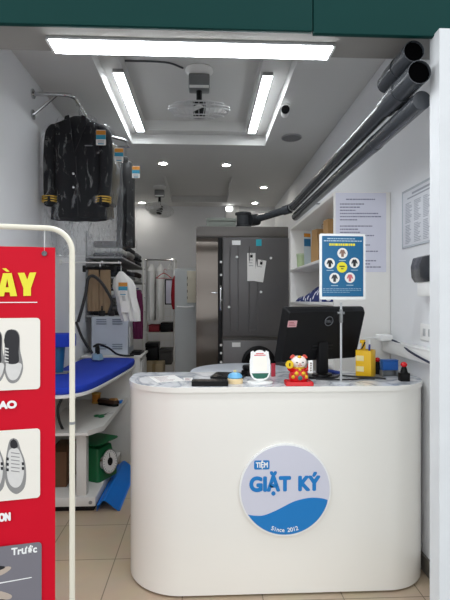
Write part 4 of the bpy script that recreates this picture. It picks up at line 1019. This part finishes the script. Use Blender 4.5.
# right wall: price list, dispenser, socket, trunking
pf = thing('price_list', 'clear framed price list sheet on the right wall beside the pillar', 'price list', (XR, 2.55, 1.95))
py0, py1, pz0, pz1 = 2.2, at(404, 200, X=XR).y, at(404, 247, X=XR).z, at(404, 194, X=XR).z
part(MB().box(XR-.006, XR-.001, py0, py1, pz0, pz1, .001), 'sheet', mat('list_paper', '#dfe1e6', .5), pf)
for a in ((py0-.012, py1+.012, pz1+.0002, pz1+.012), (py0-.012, py1+.012, pz0-.012, pz0-.0002), (py1+.0002, py1+.012, pz0, pz1), (py0-.012, py0-.0002, pz0, pz1)):
    part(MB().box(XR-.008, XR-.001, a[0], a[1], a[2], a[3], .001), 'frame_bar', mat('acrylic_edge', '#bfc5cb', .2), pf)
ln = MB()
for c0 in range(4):
    ya = py1-.035-.11*c0
    for i in range(26):
        if i == 13: continue
        z = pz1-.07-.0093*i; ln.box(XR-.0068, XR-.0062, ya-.09*(.5+.45*random.random()), ya, z-.004, z)
ln.box(XR-.0068, XR-.0062, py0+.1, py1-.12, pz1-.03, pz1-.018).box(XR-.0068, XR-.0062, py0+.05, py1-.06, pz1-.048, pz1-.04)
part(ln, 'text_lines', mat('list_ink', '#a3a7b0', .8), pf)
ds = thing('wall_dispenser', 'dark grey soap or towel dispenser on the right wall below the price list', 'dispenser', (XR, 2.32, 1.57))
part(MB().loft([[Vector((XR-.001-d*k, y, z)) for z, k in ((1.575, .75), (1.60, .95), (1.66, 1), (1.705, .85), (1.715, .5))] + [Vector((XR-.001, y, 1.715)), Vector((XR-.001, y, 1.575))] for y, d in ((2.20, .07), (2.22, .085), (2.42, .085), (2.44, .07))]), 'cover', mat('smoke_plastic', '#3a3c40', .2), ds)
part(MB().box(XR-.06, XR-.002, 2.26, 2.40, 1.50, 1.5745, .004), 'paper_tray', white_pl, ds)
so = thing('wall_socket', 'white wall socket above the cable trunking by the pillar', 'socket', (XR, 2.46, 1.27))
part(MB().box(XR-.011, XR-.001, 2.32, 2.47, 1.26, 1.35, .004), 'plate', white_pl, so)
for y in (2.36, 2.42):
    part(MB().box(XR-.0125, XR-.0112, y-.014, y+.014, 1.285, 1.325, .0005), 'socket_face', mat('socket_grey', '#b9bbbd', .4), so)
tk = thing('cable_trunking', 'white cable trunking ledge along the right wall behind the counter', 'trunking', (XR, 2.6, 1.12))
part(MB().box(XR-.06, XR-.001, 2.0, 2.885, 1.15, 1.215, .003), 'trunk', white_pl, tk)
part(MB().box(XR-.062, XR-.001, 2.0, 2.885, 1.2155, 1.225, .002), 'cover_strip', white_pl, tk)
ad = thing('power_adapter', 'white power adapter on the trunking next to the shelf unit end', 'power adapter', (1.13, 2.8, 1.2255))
part(MB().box(1.08, 1.16, 2.76, 2.85, 1.2255, 1.265, .008), 'body', white_pl, ad)
part(MB().cyl((1.0795, 2.80, 1.245), (1.05, 2.80, 1.245), .007, .005, 10), 'strain_relief', white_pl, ad)
cable([(1.049, 2.80, 1.245), (.99, 2.79, 1.24), (.95, 2.76, 1.19), (.945, 2.73, 1.12), (.97, 2.70, CT+.006), (1.02, 2.66, CT+.006)], .004, 'white cable looping from the adapter down to the counter', m=white_pl)
cable([(1.162, 2.87, 1.231), (1.155, 2.75, 1.232), (1.15, 2.6, 1.215), (1.135, 2.48, 1.195), (1.132, 2.3, 1.17), (1.13, 2.1, 1.15)], .006, 'dark blue cable draped over the trunking on the right wall', m=mat('navy_cable', '#1d2540', .5))

# ------------------------------------------------------------------ table behind the counter
wt_ = thing('round_table', 'white round table behind the counter in front of the steel machine', 'table', (.29, 3.42, 0))
part(MB().lathe([(.001, .925), (.39, .925), (.40, .932), (.40, .945), (.392, .95), (.001, .95)], seg=56), 'tabletop', mat('table_white', '#dfe5ee', .3), wt_, local=True)
part(MB().lathe([(.001, .02), (.22, .02), (.2, .035), (.04, .05), (.035, .90), (.1, .9245), (.001, .9245)], seg=32), 'pedestal', white_mt, wt_, local=True)
part(MB().lathe([(.001, 0), (.225, 0), (.225, .0195), (.001, .0195)], seg=32), 'foot_ring', grey_mt, wt_, local=True)

# ------------------------------------------------------------------ red banner stand by the entrance
BY = 1.62
pst = at(72.2, 400, Y=BY)
bs = thing('banner_stand', 'red shoe cleaning banner in a cream tubular floor stand at the entrance', 'banner stand', (pst.x, BY, 0), R(11.5))
q = BY/F_PX
def bl_(px, py):
    """local (x, z) of a point printed on the turned banner"""
    d = _fw + _rt*((px-225)/F_PX) + _up*((HOR-py)/F_PX); nn = Vector((math.sin(R(11.5)), -math.cos(R(11.5)), 0))
    p = Vector((0, 0, EYE)) + d*((Vector((pst.x, BY, 0))-Vector((0, 0, EYE))).dot(nn)/d.dot(nn))
    return (p.x-pst.x)/math.cos(R(11.5)), p.z
tm = mat('cream_tube', '#e2dccb', .35, var=.02)
ztop = EYE+70*q
fp = [(0, 0, .0)]
pth = [Vector((0, 0, .03)), Vector((0, 0, ztop-.08))] + [Vector((-.08+.08*math.cos(a), 0, ztop-.08+.08*math.sin(a))) for a in [PI/2*i/8 for i in range(1, 9)]] + \
      [Vector((-.56, 0, ztop))] + [Vector((-.56-.08*math.sin(a), 0, ztop-.08+.08*math.cos(a))) for a in [PI/2*i/8 for i in range(1, 9)]] + [Vector((-.64, 0, .03))]
part(MB().tube(pth, .0096, 12), 'frame', tm, bs, local=True)
part(MB().tube([(-.63, 0, .12), (-.01, 0, .12)], .008, 10), 'lower_bar', tm, bs, local=True)
for x in (0, -.64):
    part(MB().tube([(x, -.2, .012), (x, .2, .012)], .0115, 10).cyl((x, 0, .012), (x, 0, .05), .012, .012, 12), 'foot', tm, bs, local=True)
part(MB().cyl((0, 0, bl_(72, 424)[1]), (0, 0, bl_(72, 421.5)[1]), .0105, .0105, 12), 'joint_ring', grey_mt, bs, local=True)
BX1 = bl_(55.3, 300)[0]; BX0 = -.64 - BX1
BZ1, BZ0 = bl_(55, 247.6)[1], .2
rows = []; NX = 24
for j in range(31):
    z = BZ0+(BZ1-BZ0)*j/30; row = []
    fr_ = [(BX0+(BX1-BX0)*i/NX) for i in range(NX+1)]
    yy = [.0025*math.sin(x*22+.4)+.0015*math.sin(x*50) for x in fr_]
    row = [Vector((x, y-.0006, z)) for x, y in zip(fr_, yy)] + [Vector((x, y+.0006, z)) for x, y in zip(fr_[::-1], yy[::-1])]
    rows.append(row)
bn = part(MB().loft(rows), 'banner', red_m, bs, local=True, ang=60)
Mb = frame((0, -.0045, 0), (1, 0, 0), (0, 0, 1))
for ex in (BX1-.035, BX0+.035):
    part(MB().ring((ex, -.0055, BZ1-.022), .007, .0025, 18, 6, Matrix.Rotation(PI/2, 4, 'X')).cyl((ex, -.005, BZ1-.022), (ex, -.0035, BZ1-.022), .006, seg=14), 'eyelet', mat('dark_steel', '#6d6d70', .3, metal=.8), bn, local=True)
    part(MB().tube([(ex, -.006, BZ1-.018), (ex, -.006, ztop-.012), (ex, .0, ztop+.011), (ex, .008, ztop-.01), (ex, .005, BZ1-.018)], .0005, 5), 'tie', white_pl, bn, local=True)
yel = mat('yellow_letters', '#eadf2c', .4, var=.03)
a = bl_(-1, 296.3); b = bl_(36.6, 273)
lt = {}
def letters(polys, name, label):
    mb = MB()
    for i, pts in enumerate(polys): mb.prism([bl_(*p) for p in pts], .0004+.00004*i, .0014+.00004*i, Mb)
    part(mb, name, yel, bn, label, local=True)
letters([[(-2.6, 296.4), (3.4, 273.4), (8.6, 273.2), (4.4, 296.3)], [(10.6, 296.2), (6.6, 273.3), (12, 273.1), (17.4, 296.1)], [(1.2, 292.4), (2.2, 287.4), (13, 287.2), (14, 292.1)],
         [(2.6, 268.6), (6.4, 268.4), (10, 271.6), (7, 271.9)]], 'letter', 'yellow accented letter A')
letters([[(18.2, 273), (24.8, 272.8), (28.6, 282.5), (30.6, 288), (23.6, 288)], [(30, 272.7), (36.5, 272.5), (31.3, 288), (24.4, 288), (26.4, 282.5)], [(23.7, 286.5), (31.2, 286.5), (31.2, 295.8), (23.7, 295.9)]], 'letter', 'yellow letter Y')
a = bl_(-80, 303.4); b = bl_(37.5, 302.3)
part(MB().prism([(BX0+.03, a[1]), (b[0], b[1]-.0015), (b[0], b[1]+.0015), (BX0+.03, a[1]+.003)], .0002, .001, Mb), 'divider_line', white_pl, bn, local=True)
card_w = mat('card_cream', '#ece6dc', .5, var=.02); card_g = mat('card_grey', '#77747c', .5, var=.03)
def card(py0, py1, m, px1=40.3):
    x1, z1 = bl_(px1, py0); z0 = bl_(px1, py1)[1]
    return part(MB().prism(rrect(BX0+.035, x1, z0, z1, .012, 5), .0002, .001, Mb), 'photo_card', m, bn, local=True)
def poly(pts, z, m, name, parent):
    part(MB().prism([bl_(*p) for p in pts], z, z+.0004, Mb), name, m, parent, local=True)
pk = mat('print_black', '#1c1a20', .5, var=.2, scale=60); pg = mat('print_grey', '#8b8988', .5, var=.1, scale=60); pw = mat('print_white', '#d6d3d0', .5, var=.08, scale=60)
c1 = card(317.8, 388.6, card_w)
def spl(pts): 
    v = smooth_path([(x, y, 0) for x, y in pts+pts[:1]], 4)[:-1]; return [(p.x, p.y) for p in v]
for dx in (0, -17.5):
    poly(spl([(12+dx, 329), (17+dx, 330.5), (20+dx, 336), (20.5+dx, 350), (23+dx, 362), (23+dx, 371), (19+dx, 380), (13.5+dx, 383), (8.5+dx, 381), (5+dx, 373), (4.2+dx, 362), (5+dx, 345), (5+dx, 335), (7.5+dx, 330.5)]), .0011, pg, 'sole_print', c1)
    poly(spl([(6.5+dx, 363), (21+dx, 363), (21+dx, 371), (17.5+dx, 378), (13+dx, 380), (9+dx, 377.5), (6.3+dx, 370)]), .0016, pw, 'toe_print', c1)
    poly(spl([(12+dx, 329.5), (16.5+dx, 331), (19.5+dx, 337), (19+dx, 352), (18.5+dx, 362.5), (7.5+dx, 362.5), (6.5+dx, 350), (4.5+dx, 340), (7.5+dx, 331)]), .0021, pk, 'tongue_print', c1)
    lc_ = MB()
    for i in range(5): lc_.prism([bl_(5.2+dx, 348.6+3.2*i), bl_(9+dx, 349.4+3.2*i), bl_(9+dx, 348.2+3.2*i), bl_(5.2+dx, 347.2+3.2*i)], .0026, .003, Mb)
    part(lc_, 'lace_print', pw, c1, local=True)
a = bl_(-.5, 408.2); b = bl_(16.4, 401)
part(MB().text('AO', .033, Mb @ Matrix.Translation(((a[0]+b[0])/2, a[1], .0006)), .0004, 0, fit=b[0]-a[0], fat=.0022), 'lettering', white_pl, bn, 'upper white caption letters', local=True)
c2 = card(427.8, 496.8, card_w)
for dx in (0, -21):
    poly(spl([(14+dx, 437.5), (18+dx, 440), (21+dx, 449), (25+dx, 460), (26.5+dx, 474), (25+dx, 486), (20+dx, 492), (15+dx, 493), (9+dx, 488), (5.5+dx, 478), (6+dx, 462), (7.5+dx, 450), (10+dx, 440)]), .0011, pg, 'sole_print', c2)
    poly(spl([(14+dx, 447), (19+dx, 449), (23.5+dx, 461), (24+dx, 474), (21+dx, 484), (15.5+dx, 487), (10+dx, 483), (7.5+dx, 474), (7.8+dx, 460), (9.5+dx, 450)]), .0016, pw, 'upper_print', c2)
    poly(spl([(14+dx, 438.5), (17+dx, 441), (18+dx, 446), (14.5+dx, 448), (11+dx, 446), (11+dx, 441)]), .0021, pk, 'opening_print', c2)
    st_ = MB()
    for i in range(3):
        st_.prism([bl_(6.7+dx, 459.5+5.4*i), bl_(9.2+dx, 459.8+5.4*i), bl_(9.2+dx, 457+5.4*i), bl_(6.7+dx, 456.6+5.4*i)], .0021, .0025, Mb)
        if i: st_.prism([bl_(22.3+dx, 460+4.6*i), bl_(24.6+dx, 460+4.6*i), bl_(24.4+dx, 457+4.6*i), bl_(22.1+dx, 457+4.6*i)], .0021, .0025, Mb)
    part(st_, 'stripe_print', pk, c2, local=True)
    lc_ = MB()
    for i in range(6): lc_.prism([bl_(11.5+dx, 452.5+3.6*i), bl_(20+dx, 453.5+3.6*i), bl_(20+dx, 452.7+3.6*i), bl_(11.5+dx, 451.6+3.6*i)], .0021, .0025, Mb)
    part(lc_, 'lace_print', pg, c2, local=True)
a = bl_(-.5, 520.6); b = bl_(10.3, 512.6)
part(MB().text('ON', .036, Mb @ Matrix.Translation(((a[0]+b[0])/2, a[1], .0006)), .0004, 0, fit=b[0]-a[0], fat=.0022), 'lettering', white_pl, bn, 'lower white caption letters', local=True)
c3 = card(541, 640, card_g, 41.8)
a = bl_(12, 554.2); b = bl_(37, 547)
part(MB().text('Trước', .033, Mb @ Matrix.Translation(((a[0]+b[0])/2, a[1], .0012)), .0004, 0, fit=b[0]-a[0], fat=.0012), 'lettering', white_pl, c3, local=True)
poly([(-40, 590), (32, 576.8), (32, 576), (-40, 588.6)], .0011, white_pl, 'divider_line', c3)
poly(spl([(-30, 566), (-5, 567), (9, 565.5), (11, 568), (2, 574), (-12, 578), (-30, 580)]), .0011, mat('print_tan', '#b9a99c', .5), 'shoe_print', c3)
poly(spl([(-30, 562), (-5, 564.5), (5, 565.5), (3, 568), (-8, 571), (-30, 573)]), .0016, pk, 'shoe_upper_print', c3)
poly(spl([(-30, 588), (-5, 589), (10, 593), (12, 596.5), (6, 598.5), (-12, 597), (-30, 597)]), .0011, mat('print_tan', '#b9a99c', .5), 'shoe_print', c3)
poly(spl([(-30, 597.5), (-5, 597.8), (6, 599), (0, 604), (-12, 606), (-30, 607)]), .0016, pk, 'shoe_upper_print', c3)

# ------------------------------------------------------------------ daylight, camera
w = bpy.data.worlds.new('daylight'); bpy.context.scene.world = w; w.use_nodes = True
bg = w.node_tree.nodes['Background']; bg.inputs[0].default_value = (.93, .97, 1, 1); bg.inputs[1].default_value = 1.3
cd = bpy.data.cameras.new('camera'); co = bpy.data.objects.new('camera', cd); C.objects.link(co)
co.location = (0, 0, EYE); co.rotation_euler = (PI/2, 0, -YAW)
cd.sensor_fit = 'VERTICAL'; cd.sensor_height = 24; cd.sensor_width = 18; cd.lens = 24*F_PX/600; cd.clip_start = .05
sc = bpy.context.scene; sc.camera = co
vs = sc.view_settings; vs.view_transform = 'Standard'; vs.look = 'None'; vs.gamma = 1; vs.use_curve_mapping = False; vs.exposure = .25
